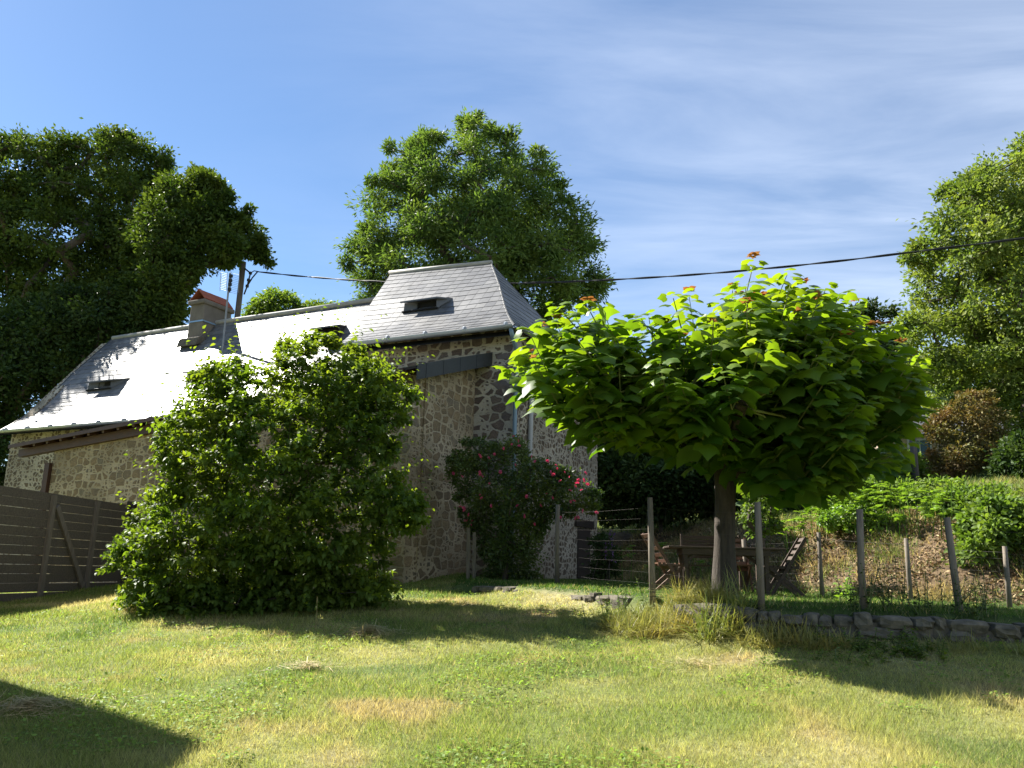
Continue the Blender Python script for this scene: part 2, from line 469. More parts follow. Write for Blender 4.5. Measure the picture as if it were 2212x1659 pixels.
def height(x, y):
    x = np.asarray(x, float); y = np.asarray(y, float)
    xc = np.clip(x, -14, 9); yc = np.clip(y, -6, 21)
    q = _LQ[0] + _LQ[1] * xc + _LQ[2] * yc + _LQ[3] * xc * yc + _LQ[4] * yc * yc
    q = q + (fbm(x, y, 2.2, 3.1) - .5) * .10
    xt = np.clip(x, -4, 9); yt = np.clip(y, 8, 26)
    q = q + .17 * np.exp(-np.clip(np.interp(x, _wx, _wy) - y, 0, 9) / .7) * sstep(-.8, .4, x) * (y > 6)
    t = _TQ[0] + _TQ[1] * xt + _TQ[2] * yt + (fbm(x, y, 1.5, 8.1) - .5) * .06
    w = terrace_w(x, y)
    z = q * (1 - w) + t * w
    d = foot_dist(x, y)
    up = 1.2 * sstep(-.2, 2.7, d) + .24 * np.clip(d - 1.8, 0, 40)
    up = up + sstep(.2, 1.5, d) * ((fbm(x, y, 1.6, 5.7) - .5) * .5 + (fbm(x, y, .5, 15.7) - .5) * .28)
    return z + up * np.maximum(w, sstep(24, 27, y))


def h1(x, y): return float(height(np.array([x]), np.array([y]))[0])


def lawn_cols(x, y):
    """green <-> straw <-> burnt patches of a dry mown lawn; a property of the grass itself"""
    g = fbm(x, y, 3.2, 1.3); g2 = fbm(x, y, .9, 4.4); g3 = fbm(x, y, .35, 9.2, 3)
    dry = sstep(.34, .60, g * .55 + g2 * .45 + .030 * np.clip(x + 1.5, -6, 6) * .5)
    burn = sstep(.56, .80, fbm(x, y, 1.1, 12.7)) * sstep(.40, .6, g3)
    green = np.array([.20, .25, .06]); yel = np.array([.36, .355, .13]); straw = np.array([.50, .43, .25]); brown = np.array([.47, .33, .20])
    c = green[None] * (1 - dry[:, None]) + yel[None] * dry[:, None]
    k = (sstep(.5, .75, g2 * .6 + g * .4) * .75)[:, None]
    c = c * (1 - k) + straw[None] * k
    k = (burn * .6)[:, None]
    c = c * (1 - k) + brown[None] * k
    k = (sstep(.60, .72, fbm(x, y, 1.3, 20.3)) * .7)[:, None]
    c = c * (1 - k) + np.array([.11, .18, .04])[None] * k
    return c


def ground_cols(x, y):
    c = lawn_cols(x, y)
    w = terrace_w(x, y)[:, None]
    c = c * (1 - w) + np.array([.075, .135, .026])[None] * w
    d = foot_dist(x, y)
    n = fbm(x, y, 1.3, 2.2); n2 = fbm(x, y, .4, 6.6)
    bank = np.array([.20, .135, .075])[None] * (.7 + .6 * n2[:, None]) * (1 - .0 * n[:, None])
    strawy = np.array([.33, .26, .13])[None]
    k = sstep(.45, .65, n)[:, None] * .6
    bank = bank * (1 - k) + strawy * k
    wb = (sstep(.1, .6, d) * (1 - sstep(3.0, 4.2, d + (n - .5) * 2)))[:, None]
    wt = sstep(3.0, 4.2, d + (n - .5) * 2)[:, None]
    c = c * (1 - wb) + bank * wb
    return c * (1 - wt) + np.array([.085, .135, .03])[None] * wt


def build_ground():
    def axis(lo, hi, st, far_lo, far_hi):
        a = list(np.arange(lo, hi + 1e-6, st)); v, s = hi, st
        while v < far_hi: s *= 1.35; v += s; a.append(v)
        v, s = lo, st; pre = []
        while v > far_lo: s *= 1.35; v -= s; pre.append(v)
        return np.array(pre[::-1] + a)
    xs = axis(-16, 16, .2, -500, 500); ys = axis(3, 32, .2, -300, 900)
    X, Y = np.meshgrid(xs, ys, indexing='ij'); x = X.ravel(); y = Y.ravel()
    V = np.stack([x, y, height(x, y)], 1)
    nx, ny = len(xs), len(ys)
    i, j = np.meshgrid(np.arange(nx - 1), np.arange(ny - 1), indexing='ij'); i = i.ravel(); j = j.ravel()
    Fc = np.stack([i * ny + j, (i + 1) * ny + j, (i + 1) * ny + j + 1, i * ny + j + 1], 1)
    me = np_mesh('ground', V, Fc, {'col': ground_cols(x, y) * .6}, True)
    tag(link('ground', me, M['ground']), 'sloping lawn, terrace and bank the garden stands on', 'ground', kind='structure')


build_ground()

# ------------------------------------------------------------------ leaf templates (x side, y along, z normal)
T_OVAL = (np.array([(0, 0, 0), (-.27, .45, .07), (0, 1, -.06), (.27, .45, .07)]), np.array([(0, 2, 1), (0, 3, 2)]))
T_NARROW = (np.array([(0, 0, 0), (-.17, .45, .05), (0, 1, -.08), (.17, .45, .05)]), np.array([(0, 2, 1), (0, 3, 2)]))
T_CURL = (np.array([(0, 0, 0), (0, .36, .03), (0, .72, -.03), (0, 1.05, -.2), (-.29, .33, .10), (-.24, .68, .04), (.29, .33, .10), (.24, .68, .04)]),
          np.array([(0, 1, 4), (4, 1, 5), (1, 2, 5), (5, 2, 3), (0, 6, 1), (6, 7, 1), (1, 7, 2), (7, 3, 2)]))
_h = [(0, 0, 0), (-.2, -.13, -.02), (-.42, -.05, -.05), (-.54, .18, -.09), (-.56, .42, -.16), (-.38, .56, -.08), (-.2, .78, -.12), (0, 1.04, -.24),
      (.2, .78, -.12), (.38, .56, -.08), (.56, .42, -.16), (.54, .18, -.09), (.42, -.05, -.05), (.2, -.13, -.02), (0, .3, .05), (0, .62, .0)]
T_HEART = (np.array(_h, float), np.array([(0, 14, 1), (1, 14, 2), (2, 14, 3), (3, 14, 4), (4, 14, 5), (5, 14, 15), (5, 15, 6), (6, 15, 7), (7, 15, 8), (8, 15, 9), (9, 15, 14),
                                          (9, 14, 10), (10, 14, 11), (11, 14, 12), (12, 14, 13), (13, 14, 0)]))


def nrm(a): return a / (np.linalg.norm(a, axis=-1, keepdims=True) + 1e-9)


def leaf_arrays(pos, axis, up, size, tmpl, tint):
    T, TF = tmpl
    a = nrm(axis); s = nrm(np.cross(a, up)); n = np.cross(s, a)
    k = len(T); m = len(pos)
    V = pos[:, None] + size[:, None, None] * (T[None, :, 0, None] * s[:, None] + T[None, :, 1, None] * a[:, None] + T[None, :, 2, None] * n[:, None])
    Fc = TF[None] + (np.arange(m) * k)[:, None, None]
    return V.reshape(-1, 3), Fc.reshape(-1, TF.shape[1]), np.repeat(tint, k)


def leaf_obj(name, pos, axis, up, size, tmpl, tint, material, parent=None, origin=None):
    V, Fc, t = leaf_arrays(pos, axis, up, size, tmpl, tint)
    if origin is not None: V = V - np.array(origin)[None]
    return link(name, np_mesh(name, V, Fc, {'tint': t}), material, parent)


def rdir(n):
    return nrm(rng.normal(size=(n, 3)))


def poly_dist(P, poly):
    """inside flag and distance to outline for points P (n,2)"""
    x, y = P.T; inside = np.zeros(len(P), bool); dist = np.full(len(P), 1e9)
    for i in range(len(poly)):
        a = poly[i]; b = poly[(i + 1) % len(poly)]
        if a[1] != b[1]:
            c = ((a[1] > y) != (b[1] > y)) & (x < (b[0] - a[0]) * (y - a[1]) / (b[1] - a[1]) + a[0])
            inside ^= c
        d = b - a; t = np.clip(((x - a[0]) * d[0] + (y - a[1]) * d[1]) / (d @ d + 1e-9), 0, 1)
        dist = np.minimum(dist, np.hypot(x - a[0] - t * d[0], y - a[1] - t * d[1]))
    return inside, dist


def clump_points(poly, Y, depth, r, n, spacing=.7, yslope=0.0, flat=.5, edge=.22):
    """clump centres in the volume a crown of this outline fills: thick in the middle, thin at the rim"""
    poly = np.array(poly, float); rp = r * FPX / Y
    lo, hi = poly.min(0), poly.max(0); out = np.zeros((0, 3)); rad = np.zeros(0); tries = 0
    dm = None
    while len(out) < n and tries < 60:
        tries += 1
        P = lo + (hi - lo) * rng.random((2500, 2))
        ins, d = poly_dist(P, poly)
        if dm is None: dm = d[ins].max()
        k = ins & (d > rp * edge)
        P, d = P[k], d[k]
        half = depth * np.sqrt(np.clip(d / dm, .03, 1)) ** (1.0) * (1 - flat * .0)
        dy = (rng.random(len(P)) * 2 - 1) * half
        W = at_arr(P[:, 0], P[:, 1], Y + dy + yslope * (P[:, 0] - poly[:, 0].mean()))
        rr = np.minimum(r * (0.75 + .5 * rng.random(len(P))), np.maximum(d * Y / FPX * 1.1, r * .5))
        for w, q in zip(W, rr):
            if len(out) == 0 or np.min(np.linalg.norm(out - w, axis=1)) > spacing * r * (1 - tries / 75):
                out = np.vstack([out, w[None]]); rad = np.append(rad, q)
                if len(out) >= n: break
    return out, rad


def clump_leaves(C, rad, per, size, spread=.35, up=.35, flatten=.75, droop=.15):
    n = len(C) * per
    idx = np.repeat(np.arange(len(C)), per)
    d = rdir(n); d[:, 2] = d[:, 2] * flatten + .08
    ax0 = nrm(rng.normal(size=(len(C), 3)) + np.array([0, 0, .5])[None])[idx]          # each clump is drawn out along its own shoot
    d = d + ax0 * (np.sum(d * ax0, 1) * .55)[:, None]
    rr = rad[idx] * (rng.random(n) ** .55) * (1 + rng.normal(size=n) * .2) * np.where(rng.random(n) < .12, 1.35, 1.0) * .95
    pos = C[idx] + d * rr[:, None]
    axis = nrm(d * .8 + rdir(n) * .7 + np.array([0, 0, -droop])[None])
    upv = nrm(np.array([0, 0, 1.0])[None] * up + rdir(n) * .55 + d * .3)
    sz = size * (.65 + .7 * rng.random(n))
    ct = rng.random(len(C))
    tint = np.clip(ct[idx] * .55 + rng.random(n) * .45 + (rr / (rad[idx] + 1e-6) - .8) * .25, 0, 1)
    return pos, axis, upv, sz, tint


def skeleton(base, fork, C, r0, step=1.0):
    """trunk and limbs: each clump centre grows from the nearest limb node closer to the fork"""
    base = np.array(base, float); fork = np.array(fork, float)
    nodes = [base, base * .5 + fork * .5 + np.array([.03, .0, 0]), fork]; par = [-1, 0, 1]
    order = np.argsort(np.linalg.norm(C - fork, axis=1))
    for i in order:
        c = C[i]; A = np.array(nodes[2:]); dist = np.linalg.norm(A - c, axis=1) + .35 * np.linalg.norm(A - fork, axis=1) * 0.2
        j = int(np.argmin(dist)) + 2
        L = np.linalg.norm(c - nodes[j]); k = max(1, int(L / step)); p = j
        for s in range(1, k + 1):
            q = nodes[j] + (c - nodes[j]) * s / k + np.array([0, 0, .12 * L * math.sin(PI * s / k)]) + (rng.random(3) - .5) * .12 * min(L, 1.5) * (s < k)
            nodes.append(q); par.append(p); p = len(nodes) - 1
    n = len(nodes); cnt = np.zeros(n)
    for i in range(n - 1, 0, -1): cnt[i] += 1; cnt[par[i]] += cnt[i]
    cnt[0] = max(cnt[0], cnt[1])
    rad = r0 * (cnt / cnt.max()) ** .46
    rad = np.maximum(rad, .012)
    return nodes, par, rad


def skel_mesh(nodes, par, rad, origin, name, material, parent, sides=7, flare=1.35):
    mb = MB(); ch = {}
    for i, p in enumerate(par):
        if p >= 0: ch.setdefault(p, []).append(i)
    done = set(); stack = [0]
    while stack:
        s = stack.pop(); path = [s]
        cur = s
        while cur in ch:
            ks = sorted(ch[cur], key=lambda q: -rad[q])
            nx = next((k for k in ks if k not in done), None)
            if nx is None: break
            done.add(nx); path.append(nx)
            if any(k not in done for k in ks): stack.append(cur)
            cur = nx
        if len(path) > 1:
            rr = [rad[q] for q in path]
            if s != 0: rr[0] = min(rr[0], rr[1] * 1.15)
            else: rr[0] *= flare
            mb.tube([nodes[q] - np.array(origin) for q in path], rr, sides if rr[0] > .05 else 4, .08)
    return mb.build(name, material, parent, smooth=True)


def tree(name, label, cat, poly, Y, depth, ncl, cr, per, lsize, tmpl, mat, bark, base, fork, r0, group=None, flatten=.75, up=.35, spacing=.55, yslope=0.0, trunk_name='trunk', crown_name='crown', step=1.0):
    C, rad = clump_points(poly, Y, depth, cr, ncl, spacing, yslope)
    base = np.array(base, float)
    root = empty(name, base); tag(root, label, cat, group)
    nodes, par, rr = skeleton(base - np.array([0, 0, .1]), fork, C, r0, step)
    skel_mesh(nodes, par, rr, base, trunk_name, bark, root)
    p, a, u, s, t = clump_leaves(C, rad, per, lsize, flatten=flatten, up=up)
    leaf_obj(crown_name, p, a, u, s, tmpl, t, mat, root, base)
    return root


# ------------------------------------------------------------------ the house
TH = math.radians(63.5)
HU = np.array([-math.sin(TH), math.cos(TH), 0]); HN = np.array([-math.cos(TH), -math.sin(TH), 0])
HO = at(1105, 950, 19.0); HO[2] = 0
HPHI = TH + PI / 2
house = empty('stone_farmhouse', HO, HPHI)
tag(house, 'old stone farmhouse with long slate roof, raised slate tower end and lean-to', 'house')


def H(u, n, z): return np.array([u, n, z], float)


def to_house(P):
    P = np.asarray(P, float)
    return np.array([(P - HO) @ HU, (P - HO) @ HN, P[2]])


def from_house(q): return HO + HU * q[0] + HN * q[1] + np.array([0, 0, q[2]])


W = 2.8                     # ridge line behind the front wall; the house is 2W deep
L_END, T_END = 18.35, 4.75  # left end of the house, left end of the tower
ZE, ZR = 5.62, 9.55         # main eave and ridge
ZTE = 7.18                  # tower eave

# walls (solid blocks in house metres); base below the ground
mb = MB(); mb.poly_prism([H(T_END, 0, .2), H(L_END, 0, .2), H(L_END, 0, ZE + .25), H(T_END, 0, ZE + .25)], (0, -2 * W, 0))
mb.poly_prism([H(L_END, .0, ZE + .25), H(L_END, -2 * W, ZE + .25), H(L_END, -W, ZR - .15)], (-.5, 0, 0))
main_wall = mb.build('main_wall', M['wall_side'], house)
mb = MB(); mb.box(((T_END) / 2, -.0 - W / 2 * 0 - .25, (ZTE + .2) / 2 + .05), (T_END, .5, ZTE - .1))
mb.box((T_END / 2, -2 * W + .25, ZTE / 2 + .1), (T_END, .5, ZTE - .1))
mb.box((T_END - .25, -W, ZTE / 2 + .1), (.5, 2 * W - 1.004, ZTE - .1))
tower_wall = mb.build('tower_wall', M['wall_tower'], house)
tower_wall['label'] = 'pale mortared front of the tower end with dark quoin stones'
mb = MB(); mb.box((.245, -W, ZTE / 2 + .1), (.494, 2 * W - 1.004, ZTE - .1))
# the right-hand gable side shows small stones in wide pale joints: skin 6 mm proud of the core, from the corner back
mb.box((-.004, -W - .2, ZTE / 2 + .1), (.02, 2 * W - .42, ZTE - .12))
side_wall = mb.build('side_wall', M['wall_side'], house)
side_wall['label'] = 'side wall of the tower, small brown stones in wide pale mortar'
# quoins at the tower corner
z = 1.2; k = 0
qm = plain_mat('quoin_stone', (.19, .15, .135), (.12, .10, .09), 5, .9, (1, 1, 1), .6)
while z < 6.9:
    hgt = .24 + .16 * random.random(); w = (.58 if k % 2 else .34) + .1 * random.random()
    if random.random() > .4:
        mb = MB(); q = CUBE_V / (np.sum(np.abs(CUBE_V) ** 8, axis=1) ** .125)[:, None]
        q = q * (1 + (rng.random((len(q), 1)) - .5) * .10) * np.array([w / 2, .2, (hgt - .05) / 2])[None] + np.array([w / 2 - .015, -.19, z + hgt / 2])[None]
        mb.add(q, CUBE_F).build('quoin_stone', qm, tower_wall)
    z += hgt; k += 1
# cellar door in the side wall
dp = to_house(on_plane(1245, 1245, HO, HU)); dq = to_house(on_plane(1272, 1140, HO, HU))
mb = MB(); mb.box((-.02, (dp[1] + dq[1]) / 2, (dp[2] + dq[2]) / 2 - .05), (.05, abs(dp[1] - dq[1]), dq[2] - dp[2]))
door = mb.build('door', M['stain_door'], side_wall)
mb = MB(); mb.box((-.03, (dp[1] + dq[1]) / 2, dq[2] + .08), (.1, abs(dp[1] - dq[1]) + .4, .2)); mb.build('lintel', M['timber_dark'], side_wall)


def slates(name, P_of, rows_z, ulims, material, parent, expo_w=.23, out_normal=None, extra=None):
    """real slates: P_of(u, s) gives the roof surface; rows_z = list of s values; each slate is lifted at its lower edge"""
    V = []; Fq = []; T = []
    for r in range(len(rows_z) - 1):
        s0, s1 = rows_z[r], rows_z[r + 1]
        a0, b0 = ulims(s0); a1, b1 = ulims(s1)
        off = (r % 2) * .5
        nU = int((b0 - a0) / expo_w) + 2
        for i in range(-1, nU):
            ul, ur = a0 + (i + off) * expo_w, a0 + (i + 1 + off) * expo_w
            cl0, cr0 = max(ul, a0), min(ur, b0); cl1, cr1 = max(ul, a1), min(ur, b1)
            if cr0 - cl0 < .02 and cr1 - cl1 < .02: continue
            if cr0 < cl0: cl0 = cr0 = (cl0 + cr0) / 2
            if cr1 < cl1: cl1 = cr1 = min(max((cl1 + cr1) / 2, a1), b1)
            g = .004
            lift = .009 + .004 * random.random(); l2 = lift + (random.random() - .5) * .006
            ds = (random.random() - .5) * .012
            n = out_normal
            A = P_of(cl0 + g, s0, ds); B = P_of(cr0 - g, s0, ds); Cc = P_of(cr1 - g, s1, 0); D = P_of(cl1 + g, s1, 0)
            nn = np.cross(B - A, D - A); ln = np.linalg.norm(nn)
            if ln < 1e-7: nn = np.cross(B - A, Cc - A); ln = np.linalg.norm(nn) + 1e-9
            nn = nn / ln
            if np.dot(nn, n) < 0: nn = -nn
            b = len(V)
            V += [A + nn * lift, B + nn * l2, Cc + nn * .002, D + nn * .002, A - nn * .001, B - nn * .001]
            Fq += [(b, b + 1, b + 2, b + 3), (b + 4, b + 5, b + 1, b)]
            t = random.random(); T += [t] * 6
    if extra:
        for quad in extra:
            b = len(V); V += [np.array(p) for p in quad]; Fq.append((b, b + 1, b + 2, b + 3)); T += [.3] * 4
    V = np.array(V); Fq = np.array(Fq)
    me = np_mesh(name, V, Fq, {'tint': np.array(T)}); me.polygons.foreach_set('use_smooth', np.zeros(len(Fq), bool)); me.update()
    return link(name, me, material, parent)


def profile(n_e, z_e, n_r, z_r, flare=.22):
    """roof line from eave to ridge, swept out at the foot; returns f(s)->(n,z) with s in 0..1"""
    def f(s):
        n = n_e + (n_r - n_e) * s
        z = z_e + (z_r - z_e) * s
        sag = flare * (math.sin(PI * min(1, s / .62)) if s < .62 else 0) * .55 + .10 * math.sin(PI * s)
        return n, z - sag
    return f


EN = .38
fm = profile(EN, ZE, -W, ZR, .35)


def main_P(u, s, ds=0):
    n, z = fm(min(1, max(0, s + ds / 5)))
    return H(u, n, z)


def main_lims(s):
    ul = L_END + .15 - .75 * s
    n, z = fm(s)
    ur = T_END - .1 if z < 8.2 else T_END + .4
    return (ur, ul)


slope_len = math.hypot(EN + W, ZR - ZE)
rows = list(np.linspace(0, 1, int(slope_len / .205)))
bk = [(H(T_END, EN - .012, ZE - .07), H(L_END + .15, EN - .012, ZE - .07), H(L_END + .15, EN - .012, ZE - .003), H(T_END, EN - .012, ZE - .003)),
      (H(T_END, -W, ZR - .02), H(L_END - .6, -W, ZR - .02), H(L_END + .1, -2 * W - .3, ZE), H(T_END, -2 * W - .3, ZE)),
      (H(T_END, EN, ZE - .06), H(L_END + .15, EN, ZE - .06), H(L_END + .15, 0, ZE + .2), H(T_END, 0, ZE + .2))]
main_roof = slates('main_roof', main_P, rows, main_lims, M['slate'], house, .29, np.array([0, .75, .66]), bk)
# underlay just below the slates so that no gap shows sky
mb = MB()
ss = np.linspace(0, 1, 45)
for a, b in zip(ss[:-1], ss[1:]):
    q = [main_P(main_lims(a)[0], a) - H(0, 0, .12), main_P(main_lims(a)[1], a) - H(0, 0, .12), main_P(main_lims(b)[1], b) - H(0, 0, .12), main_P(main_lims(b)[0], b) - H(0, 0, .12)]
    mb.add(q, [(0, 1, 2, 3)])
    # verge face at the left end
    e0, e1 = main_P(main_lims(a)[1], a), main_P(main_lims(b)[1], b)
    mb.poly_prism([e0 + H(-.03, 0, .03), e1 + H(-.03, 0, .03), e1 + H(-.03, 0, -.2), e0 + H(-.03, 0, -.2)], (.05, 0, 0))
mb.build('roof_underlay', M['slate_dark'], main_roof)
mb = MB(); mb.tube([H(L_END - .6, -W, ZR + .0), H(12, -W, ZR + .03), H(9, -W, ZR + .02), H(T_END + 1.0, -W, ZR + .04)], .09, 8)
mb.build('ridge_cap', M['ridge'], main_roof, smooth=True)


def gutter(p0, p1, parent, mat, name='gutter', r=.075):
    mb = MB(); p0 = np.array(p0); p1 = np.array(p1); d = (p1 - p0) / np.linalg.norm(p1 - p0)
    s = np.cross(d, (0, 0, 1.0)); V = []; Fs = []
    ang = np.linspace(PI, 2 * PI, 9)
    for rad in (r, r - .012):
        for p in (p0, p1):
            for a in ang: V.append(p + s * math.cos(a) * rad + np.array([0, 0, 1]) * math.sin(a) * rad)
    n = 9
    for k in range(n - 1):
        Fs.append((k, k + 1, n + k + 1, n + k)); Fs.append((2 * n + k, 3 * n + k, 3 * n + k + 1, 2 * n + k + 1))
    for k in (0, n - 1): Fs.append((k, n + k, 3 * n + k, 2 * n + k))
    mb.add(V, Fs)
    L = np.linalg.norm(p1 - p0)
    for t in np.arange(.5, L, 1.1):
        mb.tube([p0 + d * (t - .02), p0 + d * (t + .02)], r + .008, 10)
    return mb.build(name, mat, parent, smooth=False)


gutter(H(L_END + .15, EN + .07, ZE + .02), H(T_END, EN + .07, ZE + .02), main_roof, M['zinc'])

# tower roof: four slopes up to a short ridge
TRL, TRR = to_house(on_plane(845, 590, HO - HN * W, HN)), to_house(on_plane(1060, 568, HO - HN * W, HN))
ZTR = (TRL[2] + TRR[2]) / 2
ft = profile(EN, ZTE, -W, 1.0, .32)


def tower_z(s, z1): return profile(EN, ZTE, -W, z1, .30)(s)


def tower_lims(s):
    a = -.18 + (TRR[0] + .18) * (s * .93 + .07 * s * s)
    b = T_END + .22 + (TRL[0] - T_END - .22) * s
    return (a, b)


def tower_P(u, s, ds=0):
    a, b = tower_lims(s); t = (u - TRR[0]) / (TRL[0] - TRR[0])
    zt = TRR[2] + (TRL[2] - TRR[2]) * min(1.2, max(-.6, t)) * 1.0
    n, z = tower_z(min(1, max(0, s + ds / 5)), zt)
    return H(u, n, z)


# keep the eave level: ridge rises to the left only near the top
def tower_P(u, s, ds=0):
    s = min(1, max(0, s + ds / 5)); t = min(1.0, max(0.0, (u - TRR[0]) / (TRL[0] - TRR[0])))
    n, z = tower_z(s, TRR[2])
    return H(u, n, z + (TRL[2] - TRR[2]) * t * s)


rows_t = list(np.linspace(0, 1, int(4.5 / .22)))
tower_roof = slates('tower_roof', tower_P, rows_t, tower_lims, M['slate_tower'], house, .29, np.array([0, .7, .7]),
                    [(H(-.18, EN, ZTE - .06), H(T_END + .2, EN, ZTE - .06), H(T_END + .2, -.1, ZTE + .1), H(-.18, -.1, ZTE + .1)),
                     (H(T_END + .22, -2 * W - .3, ZTE), H(-.18, -2 * W - .3, ZTE), H(TRR[0], -W, TRR[2] - .03), H(TRL[0], -W, TRL[2] - .03))])


def hip_P(v, s, ds=0):
    """right-hand hip slope: v runs along the side (n axis), s from eave to ridge end"""
    a, b = tower_lims(s); n, z = tower_z(s, TRR[2]); return H(a, v, z)


def hip_lims(s):
    n, z = tower_z(s, TRR[2]); return (-2 * W - .3 + (W + .3) * s, n)


slates('hip_slates', hip_P, rows_t, hip_lims, M['slate_tower'], tower_roof, .29, np.array([-.8, 0, .6]))


def hipl_P(v, s, ds=0):
    a, b = tower_lims(s); n, z = tower_z(s, TRR[2]); return H(b, v, z + (TRL[2] - TRR[2]) * s)


slates('hip_slates', hipl_P, rows_t, hip_lims, M['slate_tower'], tower_roof, .29, np.array([.8, 0, .6]))
mb = MB()
for a, b in zip(ss[:-1], ss[1:]):
    dz = H(0, 0, .22)
    mb.add([tower_P(tower_lims(a)[0], a) - dz, tower_P(tower_lims(a)[1], a) - dz, tower_P(tower_lims(b)[1], b) - dz, tower_P(tower_lims(b)[0], b) - dz], [(0, 1, 2, 3)])
    for fn, sg in ((hip_P, 1), (hipl_P, -1)):
        o = H(.10 * sg, 0, -.10)
        mb.add([fn(hip_lims(a)[0], a) + o, fn(hip_lims(a)[1], a) + o, fn(hip_lims(b)[1], b) + o, fn(hip_lims(b)[0], b) + o], [(0, 1, 2, 3)])
mb.build('roof_underlay', M['slate_dark'], tower_roof)
mb = MB(); mb.tube([H(TRL[0] + .05, -W, TRL[2] + .01), H(TRR[0] - .03, -W, TRR[2] + .01)], .075, 8); mb.build('ridge_cap', M['ridge'], tower_roof, smooth=True)
for lim, fn in ((0, hip_P),):
    pts = [fn(hip_lims(s)[1], s) + H(0, 0, .02) for s in np.linspace(0, 1, 9)]
    MB().tube(pts, .022, 5).build('hip_edge', M['slate_dark'], tower_roof)
gutter(H(T_END + .15, EN + .07, ZTE + .02), H(-.2, EN + .07, ZTE + .0), tower_roof, M['zinc'], r=.085)
gutter(H(-.26, EN, ZTE + .0), H(-.26, -2 * W - .2, ZTE - .02), tower_roof, M['zinc'], r=.075)


def dormer(px, py, w, h, parent, zfun, mat, pitch=.22, back_w=.4, skew=0.0):
    """low slate dormer ('chien assis'): a slit under a flatter piece of roof running back into the slope"""
    # find the point of the roof surface seen at the middle of the sill
    best = None
    for s in np.linspace(.02, .98, 240):
        P = zfun(0, s); wp = from_house(P)
        q = to_house(on_plane(px, py, wp, HN)); e = abs(q[2] - P[2])
        if best is None or e < best[0]: best = (e, s, q[0])
    _, s, u = best
    P = zfun(u, s)
    P2 = zfun(u, min(1, s + .1)); tn = (P[1] - P2[1]); tz = (P2[2] - P[2]); slope = tz / tn
    Lb = h / (slope - pitch)
    A, B = P + H(-w / 2, .03, -.0), P + H(w / 2, .03, -.0)
    Ct, D = A + H(.02, 0, h), B + H(-.02, 0, h)
    E0 = P + H(-w * back_w / 2 + skew, -Lb, h + pitch * Lb); F0 = P + H(w * back_w / 2 + skew, -Lb, h + pitch * Lb)
    root = MB()
    ov = H(0, .10, -.10 * pitch)
    q = [Ct + ov + H(-.08, 0, 0), D + ov + H(.08, 0, 0), F0 + H(0, -.1, 0), E0 + H(0, -.1, 0)]
    root.poly_prism(q, (0, 0, .045))
    root.add([A, Ct, E0], [(0, 1, 2)]); root.add([B, F0, D], [(0, 1, 2)])
    dm = root.build('dormer', mat, parent)
    dk = MB(); dk.add([A + H(.03, -.12, .03), B + H(-.03, -.12, .03), D + H(-.02, -.12, 0), Ct + H(.02, -.12, 0)], [(0, 1, 2, 3)])
    dk.box(P + H(0, .0, .012), (w + .06, .16, .035))
    dk.box(P + H(.12, -.06, h / 2), (.03, .03, h * .9))
    o = dk.build('dormer_opening', M['black'], parent)
    return dm


dormer(215, 842, 1.1, .27, main_roof, main_P, M['slate'], .30, .3, -1.0)
dormer(430, 822, 1.05, .28, main_roof, main_P, M['slate'], .30, .3, -1.0)
dormer(705, 738, .95, .42, main_roof, main_P, M['slate_dark'], .3, .7, 0)
dormer(908, 674, 1.05, .27, tower_roof, tower_P, M['slate_tower'], .2, .45, -.6)

# chimney: rendered stack on the front slope against the ridge
def on_main(px, py):
    best = None
    for s in np.linspace(.02, .98, 240):
        P = main_P(0, s); q = to_house(on_plane(px, py, from_house(P), HN)); e = abs(q[2] - P[2])
        if best is None or e < best[0]: best = (e, s, q[0])
    return best[1], best[2]


cs, cu = on_main(418, 740)
cP = main_P(cu, cs)
cw, cd = .62, 1.25
ztop = to_house(on_plane(425, 650, from_house(cP), HN))[2]
cn0 = cP[1] + .02
mb = MB()
base_z = cP[2] - 1.2
bq = [H(cu + cw / 2 + .05, cn0, base_z), H(cu - cw / 2 - .05, cn0, base_z), H(cu - cw / 2 - .05, cn0 - cd, base_z), H(cu + cw / 2 + .05, cn0 - cd, base_z)]
tq = [H(cu + cw / 2, cn0 - .02, ztop), H(cu - cw / 2, cn0 - .02, ztop), H(cu - cw / 2, cn0 - cd, ztop), H(cu + cw / 2, cn0 - cd, ztop)]
mb.add(bq + tq, [(3, 2, 1, 0), (4, 5, 6, 7), (0, 1, 5, 4), (1, 2, 6, 5), (2, 3, 7, 6), (3, 0, 4, 7)])
chim = mb.build('chimney', M['render'], house, bevel=.03)
mb = MB(); mb.box((cu, cn0 - cd / 2, ztop - .06), (cw + .16, cd + .16, .17)); mb.build('chimney_crown', M['render'], chim, bevel=.05)
mb = MB(); mb.poly_prism([H(cu + .50, cn0 + .25, cP[2] - .18), H(cu + .44, cn0 + .2, cP[2] + .12), H(cu + .42, cn0 - .3, cP[2] + .2), H(cu + .5, cn0 - .4, cP[2] + .1)], (-.9, 0, 0))
mb.build('chimney_base', M['render_rough'], chim, bevel=.03)
mb = MB(); hs = .38
for sg in (1, -1):
    for k in range(3):
        y0, y1 = cn0 + .02 - k * (cd / 3 + .0), cn0 + .02 - (k + 1) * (cd / 3) - .03
        a = [H(cu + sg * (cw / 2 + .02), y0, ztop + .03 - .004 * k), H(cu + sg * .0, y0, ztop + hs + .004 * k), H(cu + sg * .0, y1, ztop + hs + .004 * k), H(cu + sg * (cw / 2 + .02), y1, ztop + .03 - .004 * k)]
        mb.poly_prism(a, (sg * .022, 0, .022))
mb.build('chimney_tiles', M['tile'], chim)
mb = MB(); zst = cP[2] + (ztop - cP[2]) * .50
